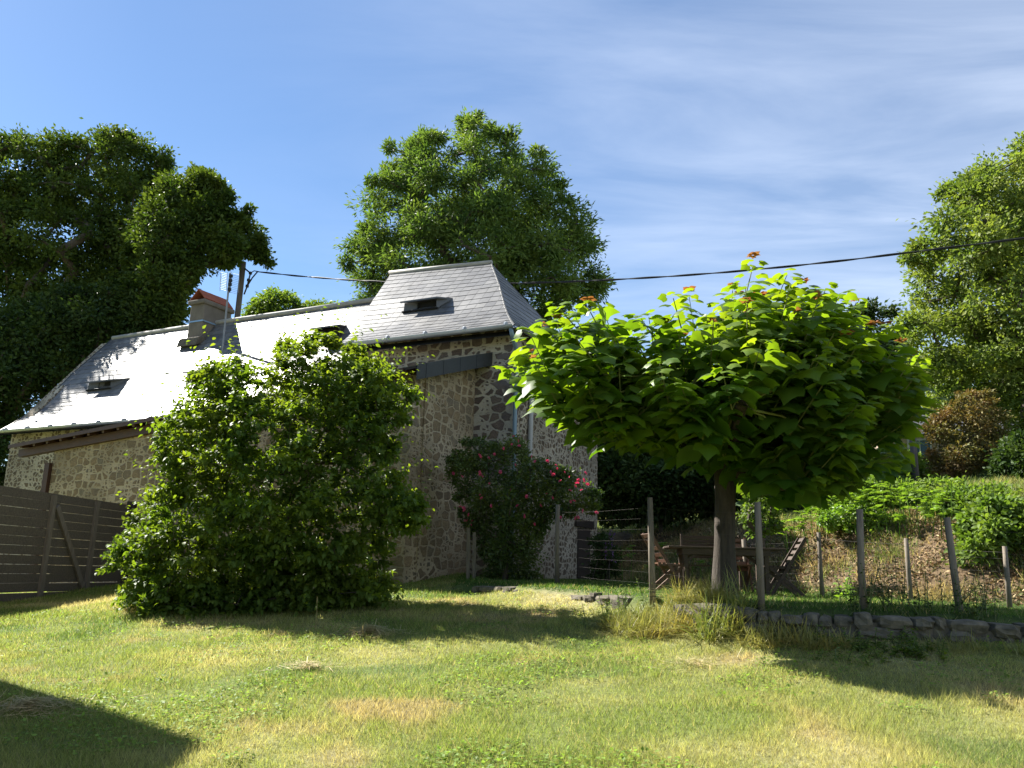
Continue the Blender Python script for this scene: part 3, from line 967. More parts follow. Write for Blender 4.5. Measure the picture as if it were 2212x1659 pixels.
for (a, b) in (((cu + cw / 2 + .05, cn0 + .012), (cu - cw / 2 - .05, cn0 + .012)), ((cu - cw / 2 - .042, cn0 + .012), (cu - cw / 2 - .042, cn0 - cd))):
    mb.bar((a[0], a[1], zst), (b[0], b[1], zst), .05, .012)
mb.build('chimney_strap', M['strap'], chim)

# drainpipes on the tower
def side_tube(pts, r, name, mat, lab=None):
    o = MB().tube(pts, r, 8).build(name, mat, house, smooth=True)
    if lab: o['label'] = lab


side_tube([H(-.12, EN + .05, ZTE - .06), H(-.12, EN - .05, ZTE - .25), H(-.1, .06, ZTE - .5), H(-.1, .06, 4.5), H(-.1, .06, 1.3)], .055, 'drainpipe', M['pipe'], 'blue grey zinc drainpipe at the tower corner')
dn = to_house(on_plane(1140, 900, HO, HU))[1]
side_tube([H(-.1, dn, ZTE - .1), H(-.08, dn, 4.6), H(-.08, dn, 1.3)], .06, 'drainpipe', M['pipe_pale'], 'pale drainpipe on the tower side wall')

# lean-to in front: front wall slightly skewed, slate roof rising to the tower
LR = to_house(at(872, 795, 16.8)); LL = to_house(at(20, 962, 24.0)); LV = to_house(at(1055, 765, 19.2))
lu = np.array([LL[0] - LR[0], LL[1] - LR[1]]); lu /= np.linalg.norm(lu)         # along the eave in plan
ln = np.array([lu[1], -lu[0]]);
if ln[1] < 0: ln = -ln                                                      # outwards


def lean_eave(t):   # t metres from the right corner
    tl = np.hypot(LL[0] - LR[0], LL[1] - LR[1])
    return np.array([LR[0] + lu[0] * t, LR[1] + lu[1] * t, LR[2] + (LL[2] - LR[2]) * t / tl])


TL = np.hypot(LL[0] - LR[0], LL[1] - LR[1])
# wall outline in plan, 0.3 in from the eave; right side wall runs back to the tower front
side_u = to_house(on_plane(1020, 1000, HO, HN))[0]
we = lambda t: lean_eave(t)[:2] - ln * .32
pR = we(0.0); pR = np.array([side_u, pR[1]])
tR = (pR - we(0)) @ lu; pR = we(tR)
tW = None
for t in np.linspace(6, TL, 400):
    wp = from_house(H(*we(t), 4.0)); d = wp - EYE
    c = d @ _F; px = 1106 + FPX * (d @ _R) / c
    if px < 112: tW = t; break
tW = tW or TL - 1.2


def lean_top(t): return lean_eave(t)[2] - .02


mb = MB()
ts = np.linspace(tR, tW, 8)
bot = [H(*we(t), .2) for t in ts]; top = [H(*we(t), lean_top(t) - .05) for t in ts]
inn = lambda p: p - H(*(ln * .45), 0)
n8 = len(ts)
V = bot + top + [inn(p) for p in bot] + [inn(p) for p in top]
Fs = []
for i in range(n8 - 1):
    Fs += [(i, i + 1, n8 + i + 1, n8 + i), (2 * n8 + i, 3 * n8 + i, 3 * n8 + i + 1, 2 * n8 + i + 1), (n8 + i, n8 + i + 1, 3 * n8 + i + 1, 3 * n8 + i)]
Fs += [(n8 - 1, 3 * n8 - 1, 4 * n8 - 1, 2 * n8 - 1)]
mb.add(V, Fs)
# right side wall, sloping top following the verge
zv = lambda n: LR[2] + (LV[2] - LR[2]) * (LR[1] - n) / (LR[1] - LV[1])
q = [H(pR[0], pR[1], .2), H(pR[0], 0, .2), H(pR[0], 0, zv(0) - .16), H(pR[0], pR[1], zv(pR[1]) - .16)]
mb.poly_prism(q, (.45, 0, 0))
lean_wall = mb.build('lean_to_wall', M['wall_lean'], house)
lean_wall['label'] = 'warm coloured rubble wall of the lean-to'
# roof: slates on a ruled surface
def lean_P(u_, s, ds=0):
    t = u_; e = lean_eave(t); k = min(1, max(0, t / TL))
    back_n = .02; bz = (LV[2] + .03) * (1 - k) + (ZE - .12) * k
    s = min(1, max(0, s))
    return H(e[0] * (1 - s) + (e[0] - .15 * s) * s, e[1] * (1 - s) + back_n * s, e[2] * (1 - s) + bz * s)


v0 = -.32
lean_roof = slates('lean_to_roof', lean_P, list(np.linspace(0, 1, 15)), lambda s: (v0, TL), M['slate'], house, .26, np.array([0, .3, .9]))
lean_roof['label'] = 'slate roof of the lean-to sloping down from the tower'
mb = MB(); g = np.linspace(v0, TL, 12)
for a, b in zip(g[:-1], g[1:]):
    qs = [lean_P(a, 0), lean_P(b, 0), lean_P(b, 1), lean_P(a, 1)]
    for off in (.012, .05): mb.add([p - H(0, 0, off) for p in qs], [(0, 1, 2, 3)])
    mb.add([qs[0] - H(0, 0, .012), qs[1] - H(0, 0, .012), qs[1] - H(0, 0, .05), qs[0] - H(0, 0, .05)], [(0, 1, 2, 3)])
mb.build('roof_boarding', M['timber_dark'], lean_roof)
# slate-hung verge on the right
mb = MB(); m_ = 9
for i in range(m_):
    a, b = lean_P(v0, i / m_), lean_P(v0, (i + 1.06) / m_)
    o = H(-.02 - .008 * (i % 2), 0, 0)
    mb.poly_prism([a + o + H(0, 0, .03), b + o + H(0, 0, .03), b + o + H(0, 0, -.30), a + o + H(0, 0, -.30)], (-.012, 0, 0))
mb.build('verge_slates', M['slate_dark'], lean_roof)
# eave beam, rafter feet and brown post at the left end
mb = MB()
mb.bar(H(*(we(tR + .2) + ln * .03), lean_top(tR + .2) - .20), H(*(we(TL - .15) + ln * .03), lean_top(TL - .15) - .20), .22, .16)
lb = mb.build('wall_plate', M['timber'], lean_roof)
mb = MB()
for t in np.arange(0, TL + .01, .62):
    e = lean_eave(t); a = H(*(e[:2] - ln * .02), e[2] - .085); b = H(*(e[:2] - ln * .75), e[2] - .085 + .18)
    mb.bar(a, b, .13, .10)
mb.build('rafter_feet', M['timber'], lean_roof)
mb = MB(); mb.bar(H(*(lean_eave(.0)[:2] + ln * .012), lean_eave(.0)[2] - .045), H(*(lean_eave(TL)[:2] + ln * .012), lean_eave(TL)[2] - .045), .10, .03)
mb.build('fascia_board', M['timber'], lean_roof)
p = we(tW + .12)
mb = MB(); mb.box(H(*p, 2.6), (.2, .2, 3.3)); mb.build('corner_post', M['timber'], house)

# ------------------------------------------------------------------ board fence on the left
fA, fB = np.array([-9.62, 15.4]), np.array([-9.12, 20.35])
ff = empty('board_fence', (*fB, h1(*fB)))
tag(ff, 'weathered horizontal board fence with posts and a diagonal brace beside the lean-to', 'fence')
dF = (fB - fA) / np.linalg.norm(fB - fA); nF = np.array([dF[1], -dF[0]])      # towards the lawn
LF = np.linalg.norm(fB - fA); z0 = .92; FH = 1.98
fl = lambda t, off, z: np.array([*(fA + dF * t + nF * off), z]) - np.array(ff.location)
mb = MB(); nb = 11; bh = FH / nb
for i in range(-2, nb):
    zc = z0 + .04 + bh * (i + .5)
    for t0, t1 in ((-1.5, LF * .45), (LF * .45 + .004, LF - .08)):
        j = (random.random() - .5) * .012
        mb.bar(fl(t0, (random.random() - .5) * .008, zc + j), fl(t1, (random.random() - .5) * .008, zc + j + (random.random() - .5) * .012), bh - .008 - .006 * random.random(), .024)
mb.build('board_panel', M['board'], ff)
for t in (1.95, 3.5):
    mb = MB(); mb.bar(fl(t, .045, z0 - .15), fl(t, .045, z0 + FH + .0), .055, .13, side=(*nF, 0)); mb.build('fence_post', M['post'], ff)
mb = MB(); mb.bar(fl(2.08, .05, z0 + FH - .22), fl(3.35, .05, z0 + .12), .05, .12, side=(*nF, 0)); mb.build('diagonal_brace', M['post'], ff)
mb = MB(); mb.box(fl(LF + .02, 0.0, z0 + FH / 2 - .1), (.17, .17, FH + .45)); o = mb.build('end_post', M['timber_dark'], ff)

# ------------------------------------------------------------------ chimney-side aerial, poles and overhead line
ab = at(487, 697, 25.6); atp = at(497, 590, 25.6)
an = empty('tv_aerial', ab); tag(an, 'grid television aerial on a thin mast behind the chimney', 'aerial')
MB().tube([(0, 0, -1.2), atp - ab], .03, 6).build('mast', M['alu'], an)
for nm, (x0, x1), nn, y0, y1 in (('grid_reflector', (477, 491), 11, 588, 624), ('grid_reflector', (499, 517), 12, 586, 628)):
    mb = MB()
    for k in range(nn):
        f_ = k / (nn - 1); yl = y0 + (y1 - y0) * f_ + (0 if x0 < 490 else 3)
        a = at(x0 - f_ * 2, yl, 25.7) - ab; b = at(x1 - f_ * 2, yl + (4 if x0 < 490 else 5), 25.4) - ab
        mb.tube([a, b], .005, 4)
    for xx in (x0, x1):
        mb.tube([at(xx, y0, 25.7 if xx == x0 else 25.4) - ab, at(xx - 2, y1 + 4, 25.7 if xx == x0 else 25.4) - ab], .009, 4)
    mb.build(nm, M['alu'], an)
mb = MB(); mb.tube([at(500, 593, 25.3) - ab, at(496, 632, 25.3) - ab], .018, 5)
for yy in (596, 606, 614, 625): mb.box(at(499 - (yy - 596) * .12, yy, 25.25) - ab, (.1, .08, .09))
mb.build('dipole_boom', M['cable'], an)

p0, p1 = at(511, 700, 33), at(526, 566, 33); dirp = (p1 - p0) / np.linalg.norm(p1 - p0)
gz = h1(p0[0], p0[1]); base = p0 + dirp * ((gz - .3 - p0[2]) / dirp[2])
po = empty('utility_pole', base); tag(po, 'grey wooden utility pole rising behind the slate roof beside the aerial', 'pole')
MB().tube([base * 0, (p1 - base) * .5, p1 - base], [.16, .13, .11], 10).build('pole', M['pole'], po, smooth=True)
mb = MB()
hook = [at(529, 580, 32.9), at(541, 590, 32.7), at(537, 605, 32.7), at(534, 618, 32.8), at(527, 636, 32.9)]
mb.tube([h_ - base for h_ in hook], .035, 5)
for h_ in hook[1:4]: mb.tube([h_ - base - (0, 0, .05), h_ - base + (0, 0, .05)], .07, 6)
mb.tube([hook[3] - base, at(545, 600, 32.5) - base, at(556, 587, 32.2) - base], .03, 5)
mb.tube([hook[1] - base, at(549, 585, 32.3) - base, at(560, 587, 32.1) - base], .02, 5)
mb.build('cable_bracket', M['cable'], po)

wire_px = [(556, 587), (640, 596), (740, 604), (830, 609), (930, 612), (1020, 613), (1110, 612), (1220, 609), (1330, 604), (1450, 597), (1570, 588), (1700, 576), (1830, 562), (1960, 546), (2090, 530), (2212, 515), (2400, 490), (2560, 467)]
A0 = np.array(at(556, 587, 32.2)); tx = lambda px: (px - 1106) / FPX
pts = []
x0_, y0_ = A0[0], A0[1]; x1_, y1_ = 15.5, 18.5
for (px, py) in wire_px:
    lo, hi = 0.0, 1.2
    for _ in range(50):
        mid = (lo + hi) / 2; Yq = y0_ + (y1_ - y0_) * mid; P = at(px, py, Yq)
        if x0_ + (x1_ - x0_) * mid < P[0]: lo = mid
        else: hi = mid
    pts.append(at(px, py, y0_ + (y1_ - y0_) * lo))
mb = MB(); fine = []
for a, b in zip(pts[:-1], pts[1:]):
    m_ = max(2, int(np.linalg.norm(b - a) / .22))
    for i in range(m_): fine.append(a + (b - a) * i / m_)
fine.append(pts[-1])
c0 = fine[0]
for ph in (0, PI):
    hel = [p - c0 + np.array([math.cos(i * .55 + ph) * .3, math.cos(i * .55 + ph) * .3, math.sin(i * .55 + ph)]) * .018 for i, p in enumerate(fine)]
    mb.tube(hel, .019, 5)
cab = mb.build('power_cable', M['cable']); cab.location = c0
tag(cab, 'twisted black power cable crossing the sky from the pole behind the roof', 'cable')

q0, q1 = at(1979, 1048, 24), at(1970, 925, 24); gz = h1(q0[0], q0[1])
p2 = empty('wooden_pole', (q0[0], q0[1], gz - .2)); tag(p2, 'short bare wooden pole among the shrubs right of the broad-leaved tree', 'pole')
MB().tube([(0, 0, 0), q0 - np.array(p2.location), q1 - np.array(p2.location)], [.12, .11, .095], 8).build('pole', M['pole'], p2, smooth=True)

# far house on the hill, right
hb = np.array([21.0, 38.5]); hz = h1(*hb)
fh = empty('distant_house', (*hb, hz), math.radians(-18)); tag(fh, 'pinkish rendered house with grey roof half hidden on the hill at right', 'house')
eh = at(1985, 945, 38)[2] - hz; rh = at(1985, 885, 38)[2] - hz
mb = MB(); mb.box((0, 0, eh / 2 - .5), (7.5, 5, eh + 1)); mb.build('wall', M['render_far'], fh)
mb = MB(); mb.poly_prism([(-4, -2.9, eh - .1), (-4, 0, rh), (-4, 2.9, eh - .1), (-4, 0, eh - .12)], (8, 0, 0)); mb.build('roof', M['slate'], fh)
wq = at(1992, 972, 36.2) - np.array([*hb, hz]); ca, sa = math.cos(math.radians(18)), math.sin(math.radians(18))
wl = np.array([wq[0] * ca - wq[1] * sa, 0, wq[2]])
mb = MB()
for dx, dz, sx, sz in ((0, .55, 1.0, .08), (0, -.55, 1.0, .08), (-.46, 0, .08, 1.02), (.46, 0, .08, 1.02), (0, 0, .05, 1.02)): mb.box((wl[0] + dx, -2.52, wl[2] + dz), (sx, .08, sz))
wf = mb.build('window', M['lead'], fh)
MB().box((wl[0], -2.5, wl[2]), (.86, .03, 1.04)).build('pane', M['glass'], wf)

# ------------------------------------------------------------------ barn on the left, just outside the picture, whose shadow lies on the lawn
apex = at(366, 1632, 6.3); apex[2] = h1(apex[0], apex[1])
Lb = 6.9
bc = apex[:2] + _sa * Lb + np.array([.16, .2]); bz = h1(*bc); bh_ = apex[2] + Lb * math.tan(SUN_EL) - bz
BW, BD = 6.5, 9.0
bn = empty('stone_barn', (bc[0] - BW / 2, bc[1] - BD / 2, bz)); tag(bn, 'stone barn left of the lawn whose shadow falls on the grass', 'barn')
mb = MB(); mb.box((0, 0, bh_ / 2 - .55), (BW - .02, BD - .02, bh_ - .0 + .9)); mb.build('wall', M['wall_lean'], bn)
mb = MB(); mb.poly_prism([(-BW / 2, -BD / 2, bh_ - .05), (BW / 2, -BD / 2, bh_ - .05), (BW / 2, -BD / 2, bh_ + .05), (-BW / 2, -BD / 2, bh_ + 3.0)], (0, BD, 0)); mb.build('roof', M['slate'], bn)
MB().box((BW / 2 - .26, -1.5, 1.0), (.08, 2.2, 2.5)).build('door', M['stain_door'], bn)

# ------------------------------------------------------------------ low dry-stone wall along the terrace
def stone_run(name, label, ts, hgt_fn, seed):
    r2 = np.random.default_rng(seed)
    o0 = np.array([ts[0][0], ts[0][1], h1(ts[0][0], ts[0][1] - .3)])
    root = empty(name, o0); tag(root, label, 'wall')
    pts = np.array(ts, float); seg = np.linalg.norm(np.diff(pts, axis=0), axis=1); cum = np.r_[0, np.cumsum(seg)]
    L = cum[-1]; V = []; Fs = []
    t = 0.0

    def pos(t): return np.array([np.interp(t, cum, pts[:, 0]), np.interp(t, cum, pts[:, 1])])
    # a rough core
    mbc = MB(); tt = np.linspace(0, L, int(L / .3) + 2)
    prof = []
    for q in tt:
        p = pos(q); d = pos(min(L, q + .1)) - pos(max(0, q - .1)); d /= np.linalg.norm(d); nn = np.array([d[1], -d[0]])
        top = hgt_fn(q / L) - .06; zb = h1(*(p + nn * .25)) - .25
        prof.append([np.array([*(p + nn * .02), zb]), np.array([*(p + nn * .02), top]), np.array([*(p - nn * .42), top]), np.array([*(p - nn * .42), zb])])
    for a, b in zip(prof[:-1], prof[1:]):
        mbc.add([x - o0 for x in a + b], [(0, 1, 5, 4), (1, 2, 6, 5), (2, 3, 7, 6)])
    mbc.build('wall_core', M['render_rough'], root)
    mbs = MB()
    for course in range(5):
        t = -r2.random() * .3
        while t < L:
            w = .12 + .34 * r2.random() ** 1.5; hh = .11 + .06 * r2.random()
            tm = min(L, max(0, t + w / 2)); p = pos(tm); d = pos(min(L, tm + .1)) - pos(max(0, tm - .1)); d /= np.linalg.norm(d); nn = np.array([d[1], -d[0]])
            top = hgt_fn(tm / L); zb = h1(*(p + nn * .3)) - .05
            zc = top - .05 - course * .125 + (r2.random() - .5) * .03
            if zc > zb - .06:
                ang = math.atan2(d[1], d[0]) + (r2.random() - .5) * .14
                cc = np.array([*(p + nn * (.03 + .05 * r2.random() - .16)), zc]) - o0
                Mx = Matrix.Rotation(ang, 3, 'Z') @ Matrix.Rotation((r2.random() - .5) * .12, 3, 'Y')
                # an irregular rounded block
                h_ = np.array([w * .50, .19, hh * .56]) * (1 + (r2.random(3) - .5) * .2)
                q = CUBE_V / (np.sum(np.abs(CUBE_V) ** 5, axis=1) ** .2)[:, None]
                q = q * (1 + (r2.random((len(q), 1)) - .5) * .22) * h_[None]
                q = np.array([np.array(Mx @ Vector(p_)) + cc for p_ in q])
                mbs.add(q, CUBE_F)
            t += w
    mbs.build('stones', M['wall_low'], root)
    return root


i0 = 1.75
stone_run('retaining_wall', 'low mossy stone wall under the climbing rose, left of the dry grass clump', [(-.55, 15.35), (.2, 14.4), (1.13, 13.0), (1.6, 11.9)], lambda f: 1.30 + .04 * math.sin(f * 9) - .05 * f, 3)
stone_run('retaining_wall', 'low rough stone wall along the terrace below the wire fence, right of the dry grass clump', [(2.2, 10.75), (2.75, 9.95), (4.0, 9.45), (5.7, 9.25), (9.5, 9.05)], lambda f: 1.22 + .03 * math.sin(f * 23) - .06 * f, 4)

# ------------------------------------------------------------------ catalpa
CAT = [(1092, 775), (1108, 742), (1150, 700), (1200, 668), (1260, 655), (1310, 672), (1350, 685), (1400, 662), (1450, 655), (1500, 660), (1545, 620), (1600, 598), (1680, 592), (1760, 606), (1820, 645),
       (1870, 690), (1900, 725), (1950, 765), (2000, 800), (2015, 850), (2002, 925), (1975, 985), (1920, 1035), (1855, 1062), (1790, 1085), (1725, 1092), (1665, 1068), (1640, 1015),
       (1560, 1000), (1480, 1000), (1420, 985), (1350, 960), (1290, 985), (1245, 955), (1195, 915), (1145, 888), (1100, 868)]
tb = at(1566, 1262, 12.0); tb[2] = h1(tb[0], tb[1])
cat = empty('catalpa_tree', tb); tag(cat, 'pollarded broad-leaved tree with huge heart-shaped bright green leaves over the garden table', 'tree')
Cc, rc = clump_points(CAT, 11.5, 1.95, .42, 205, .8, edge=.45)
cc_mid = at(1560, 850, 12.0)
fork = at(1568, 1010, 12.0)
# limbs: knuckles
kn = [at(1640, 1004, 11.7), at(1725, 1050, 11.3), at(1440, 868, 11.6), at(1300, 830, 11.9), at(1210, 790, 12.2), at(1560, 860, 12.3), at(1620, 760, 12.1), at(1700, 820, 11.2), at(1800, 880, 11.8), at(1860, 900, 12.5), at(1500, 820, 13.6), at(1680, 860, 13.9), at(1350, 850, 13.4), at(1480, 850, 10.6), at(1600, 880, 10.3)]
mb = MB()
org = np.array(tb)
mb.tube([tb - org - (0, 0, .15), tb - org + (0, 0, .15), at(1565, 1180, 12) - org, at(1567, 1080, 12) - org, fork - org, at(1570, 960, 12) - org], [.24, .185, .15, .145, .17, .13], 14, .08)
for q in kn:
    mid = fork * .45 + q * .55 + np.array([0, 0, -.12 + .25 * random.random()])
    mb.tube([fork - org, mid - org, q - org], [.12, .085, .075], 8, .15)
    mb.tube([q - org - (0, 0, .05), q - org, q - org + (0, 0, .09)], [.06, .11, .05], 8, .2)
mb.tube([fork - org, kn[0] - org, at(1690, 1020, 11.4) - org, kn[1] - org], [.13, .12, .13, .09], 9, .2)
mb.build('trunk', M['bark_grey'], cat, smooth=True)
KN = np.array(kn)
pos, axs, ups, szs, tns = [], [], [], [], []
mbs = MB(); tips = []
for c in Cc:
    j = int(np.argmin(np.linalg.norm(KN - c, axis=1))); k0 = KN[j]
    out = c - np.array([cc_mid[0], cc_mid[1], cc_mid[2] - .6]); out /= np.linalg.norm(out)
    d = nrm(out * .75 + np.array([0, 0, .55]) + rng.normal(size=3) * .15)
    L = .55 + .35 * rng.random()
    st = c - d * L * .6; en = c + d * L * .4
    mbs.tube([k0 - org, (k0 + st) / 2 - org + (0, 0, .1), st - org, en - org], [.02, .014, .011, .006], 4)
    tips.append(en)
    nodes = 7; az = rng.random() * 6.28
    for i in range(nodes):
        f = i / (nodes - 1); p = st + (en - st) * f
        for w in range((2 + (rng.random() < .5)) if i < nodes - 1 else 4):
            a = az + w * 2.094 + i * 1.05 + rng.normal() * .2
            hd = np.array([math.cos(a), math.sin(a), 0]); hd = nrm(hd * .85 + out * .45 * np.array([1, 1, .3]))
            pet = (.10 + .10 * (1 - f)) * (.8 + .4 * rng.random())
            q = p + hd * pet + np.array([0, 0, .02])
            pos.append(q); axs.append(hd + np.array([0, 0, -.10 - .45 * rng.random() * (1.3 - f)]) + rng.normal(size=3) * .12)
            ups.append(np.array([0, 0, 1.0]) + hd * .2 + rng.normal(size=3) * .34)
            szs.append((.34 - .18 * f ** 2) * (.55 + .65 * rng.random())); tns.append(np.clip(f * .5 + .45 * rng.random() + (en[2] - 4.0) * .08, 0, 1))
mbs.build('shoots', plain_mat('green_shoot', (.16, .19, .05), (.12, .12, .04), 4, .6), cat)
leaf_obj('crown', np.array(pos), np.array(axs), np.array(ups), np.array(szs), T_HEART, np.array(tns), M['leaf_catalpa'], cat, org)
tips = np.array(tips)
sel = [t for t in tips if t[2] > 4.35 + .1 * rng.random() and rng.random() < .5][:45]
pos, axs, ups, szs, tns = [], [], [], [], []
for t in sel:
    tt = t + np.array([0, 0, .05 + .10 * rng.random()])
    az = rng.random() * 6
    for k in range(6):
        a = az + k * 1.05; hd = np.array([math.cos(a), math.sin(a), .5 * rng.random()])
        pos.append(tt + hd * .02); axs.append(hd); ups.append(np.array([0, 0, 1.0]) + rng.normal(size=3) * .3); szs.append(.05 + .06 * rng.random()); tns.append(rng.random())
leaf_obj('young_leaves', np.array(pos), np.array(axs), np.array(ups), np.array(szs), T_HEART, np.array(tns), M['leaf_young'], cat, org)

# ------------------------------------------------------------------ big bush in front of the lean-to
BUSH = [(205, 1238), (235, 1215), (258, 1172), (296, 1105), (330, 1062), (362, 1040), (345, 1000), (336, 960), (365, 895), (398, 850), (430, 795), (452, 765), (500, 775), (545, 800), (585, 785), (602, 748), (640, 742),
        (690, 728), (735, 745), (800, 765), (855, 790), (885, 830), (892, 870), (872, 920), (850, 1000), (880, 1060), (928, 1100), (915, 1130), (885, 1160), (840, 1185), (832, 1240), (815, 1305), (700, 1328), (560, 1325), (450, 1316), (330, 1305), (265, 1292), (292, 1245), (250, 1248)]
bb = at(620, 1290, 14.0); bb[2] = h1(bb[0], bb[1])
bush = empty('garden_bush', bb); tag(bush, 'large spreading leafy bush in front of the stone lean-to', 'bush')
C, rad = clump_points(BUSH, 14.0, 1.8, .31, 520, .48)
keep = C[:, 2] > height(C[:, 0], C[:, 1]) - .02
C, rad = C[keep], rad[keep]
fx = 290 + 530 * rng.random(90); fy = 13.0 + 1.7 * rng.random(90)
Pf = at_arr(fx, np.full(90, 1290.0), fy); Pf[:, 2] = height(Pf[:, 0], Pf[:, 1]) + .1 + .4 * rng.random(90)
C = np.vstack([C, Pf]); rad = np.r_[rad, np.full(90, .3)]
nodes, par, rr = skeleton(bb - np.array([0, 0, .1]), bb + np.array([0, 0, .3]), C, .08, .6)
rr = np.where(rr < .02, rr * .55, rr)
skel_mesh(nodes, par, rr, bb, 'stems', M['bark'], bush, 6)
nsh = 8; idx = np.repeat(np.arange(len(C)), nsh); n = len(idx)
d = rdir(n); d[:, 2] = np.abs(d[:, 2]) * .8 + .05 - .35 * (rng.random(n) < .3); d = nrm(d)
L = rad[idx] * (.75 + .6 * rng.random(n)) + .08
cen = np.array([bb[0], bb[1], 3.0]); o_ = nrm(C[idx] - cen); d = nrm(d + o_ * .5)
pos, axs, ups, szs, tns = [], [], [], [], []
per = 12; ct = rng.random(len(C))
for k in range(per):
    f = .12 + .88 * k / (per - 1)
    p = C[idx] + d * (L * f)[:, None] + np.array([0, 0, -.10])[None] * (f * f) * L[:, None]
    s = nrm(np.cross(d, rdir(n))) * (1 if k % 2 else -1)
    pos.append(p); axs.append(nrm(s * .9 + d * .6 + np.array([0, 0, -.25])[None])); ups.append(nrm(np.array([0, 0, 1.0])[None] + rdir(n) * .5))
    szs.append((.118 - .035 * f) * (.7 + .6 * rng.random(n))); tns.append(np.clip(.45 * f + .35 * ct[idx] + .35 * rng.random(n) - .08, 0, 1))
# long wispy shoots standing out of the top and sides
P2, A2, U2, S2, T2 = [], [], [], [], []
top = C[:, 2] > 2.2
for c in C[top & (rng.random(len(C)) < .5)]:
    o1 = c - cen; o1 /= np.linalg.norm(o1) + 1e-6
    d1 = nrm(o1 * .6 + np.array([0, 0, .9]) + rng.normal(size=3) * .3); L1 = .5 + .45 * rng.random(); q = c + o1 * .1
    nl_ = 11
    for k in range(nl_):
        f = (k + 1) / nl_; p = q + d1 * L1 * f + np.array([o1[0], o1[1], -.6]) * .14 * f * f; az = k * 2.4
        sd = nrm(np.cross(d1, np.array([math.cos(az), math.sin(az), .3])))
        P2.append(p); A2.append(sd + d1 * .5 + np.array([0, 0, -.3])); U2.append(np.array([0, 0, 1.0]) + rng.normal(size=3) * .4); S2.append((.12 - .05 * f) * (.7 + .5 * rng.random())); T2.append(.45 + .55 * rng.random())
pos.append(np.array(P2)); axs.append(np.array(A2)); ups.append(np.array(U2)); szs.append(np.array(S2)); tns.append(np.array(T2))
leaf_obj('foliage', np.concatenate(pos), np.concatenate(axs), np.concatenate(ups), np.concatenate(szs), T_CURL, np.concatenate(tns), M['leaf_bush'], bush, bb)

# ------------------------------------------------------------------ trees behind
def gpt(px, Y):
    p = at(px, 1200, Y); p[2] = h1(p[0], p[1]); return p


OAK_A = [(-160, 330), (-60, 300), (10, 292), (65, 278), (120, 262), (170, 290), (205, 300), (225, 258), (258, 246), (272, 295), (292, 270), (318, 266), (325, 300), (360, 322), (378, 345), (355, 420), (335, 560), (310, 700), (250, 745), (100, 800), (0, 860), (-160, 860)]
tree('oak_tree', 'largest dark oak at the left edge behind the slate roof', 'tree', OAK_A, 38, 3.6, 430, .66, 300, .19, T_OVAL, M['leaf_oak'], M['bark'], gpt(170, 38), at(175, 760, 38), .5, 'oaks behind the house')
OAK_B = [(320, 420), (375, 345), (392, 372), (440, 365), (492, 398), (502, 440), (495, 478), (530, 448), (572, 465), (570, 505), (587, 578), (545, 562), (480, 582), (430, 604), (405, 640), (392, 715), (300, 735), (245, 700), (270, 560), (290, 470)]
tree('oak_tree', 'oak with ragged crown leaning over the chimney and aerial', 'tree', OAK_B, 33, 3.0, 270, .52, 290, .17, T_OVAL, M['leaf_oak'], M['bark'], gpt(330, 33), at(325, 740, 33), .36, 'oaks behind the house')
OAK_C = [(-160, 700), (-40, 690), (60, 640), (160, 610), (280, 600), (380, 640), (395, 720), (300, 780), (200, 830), (90, 900), (20, 940), (10, 1080), (-160, 1080)]
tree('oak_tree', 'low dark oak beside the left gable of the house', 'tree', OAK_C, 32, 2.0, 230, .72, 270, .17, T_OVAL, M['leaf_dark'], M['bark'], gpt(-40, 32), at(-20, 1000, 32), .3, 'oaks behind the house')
SM = [(522, 705), (530, 662), (560, 640), (598, 622), (632, 628), (652, 652), (688, 656), (716, 642), (722, 668), (735, 760), (525, 760)]
tree('small_tree', 'pale green treetop showing above the ridge between chimney and tower', 'tree', SM, 42, 1.8, 90, .55, 220, .18, T_OVAL, M['leaf_shrub'], M['bark'], gpt(620, 42), at(620, 740, 42), .2)
ASH = [(728, 545), (745, 512), (778, 500), (760, 445), (790, 382), (825, 372), (815, 322), (852, 305), (890, 305), (930, 278), (965, 292), (1000, 258), (1032, 246), (1070, 272), (1110, 282), (1142, 312), (1192, 328), (1212, 355), (1230, 420), (1270, 462), (1292, 505), (1322, 560), (1312, 640), (1262, 680), (1200, 690), (1150, 702), (1125, 780), (1120, 900), (820, 900), (790, 770), (765, 660), (748, 600)]
tree('ash_tree', 'tall rounded ash tree rising behind the tower roof', 'tree', ASH, 32, 4.1, 460, .58, 330, .19, T_NARROW, M['leaf_ash'], M['bark'], gpt(1030, 32), at(1035, 720, 32), .42)
RT = [(1928, 610), (1950, 548), (1992, 500), (2000, 432), (2040, 402), (2090, 372), (2110, 332), (2160, 302), (2212, 296), (2420, 250), (2560, 500), (2560, 980), (2400, 1000), (2210, 1000), (2165, 960), (2090, 900), (2005, 890), (1955, 785), (1930, 725), (1946, 660)]
tree('plane_tree', 'tall yellow-green tree at the right edge behind the brown bush', 'tree', RT, 27, 3.6, 400, .55, 320, .15, T_OVAL, M['leaf_lime'], M['bark'], gpt(2230, 27), at(2230, 880, 27), .35)
FD = [(1815, 705), (1840, 672), (1880, 652), (1930, 658), (1965, 700), (1970, 860), (1830, 860)]
tree('small_tree', 'dark distant tree between the broad-leaved crown and the yellow-green tree', 'tree', FD, 45, 1.8, 40, .8, 260, .24, T_OVAL, M['leaf_dark'], M['bark'], gpt(1890, 45), at(1890, 840, 45), .2)


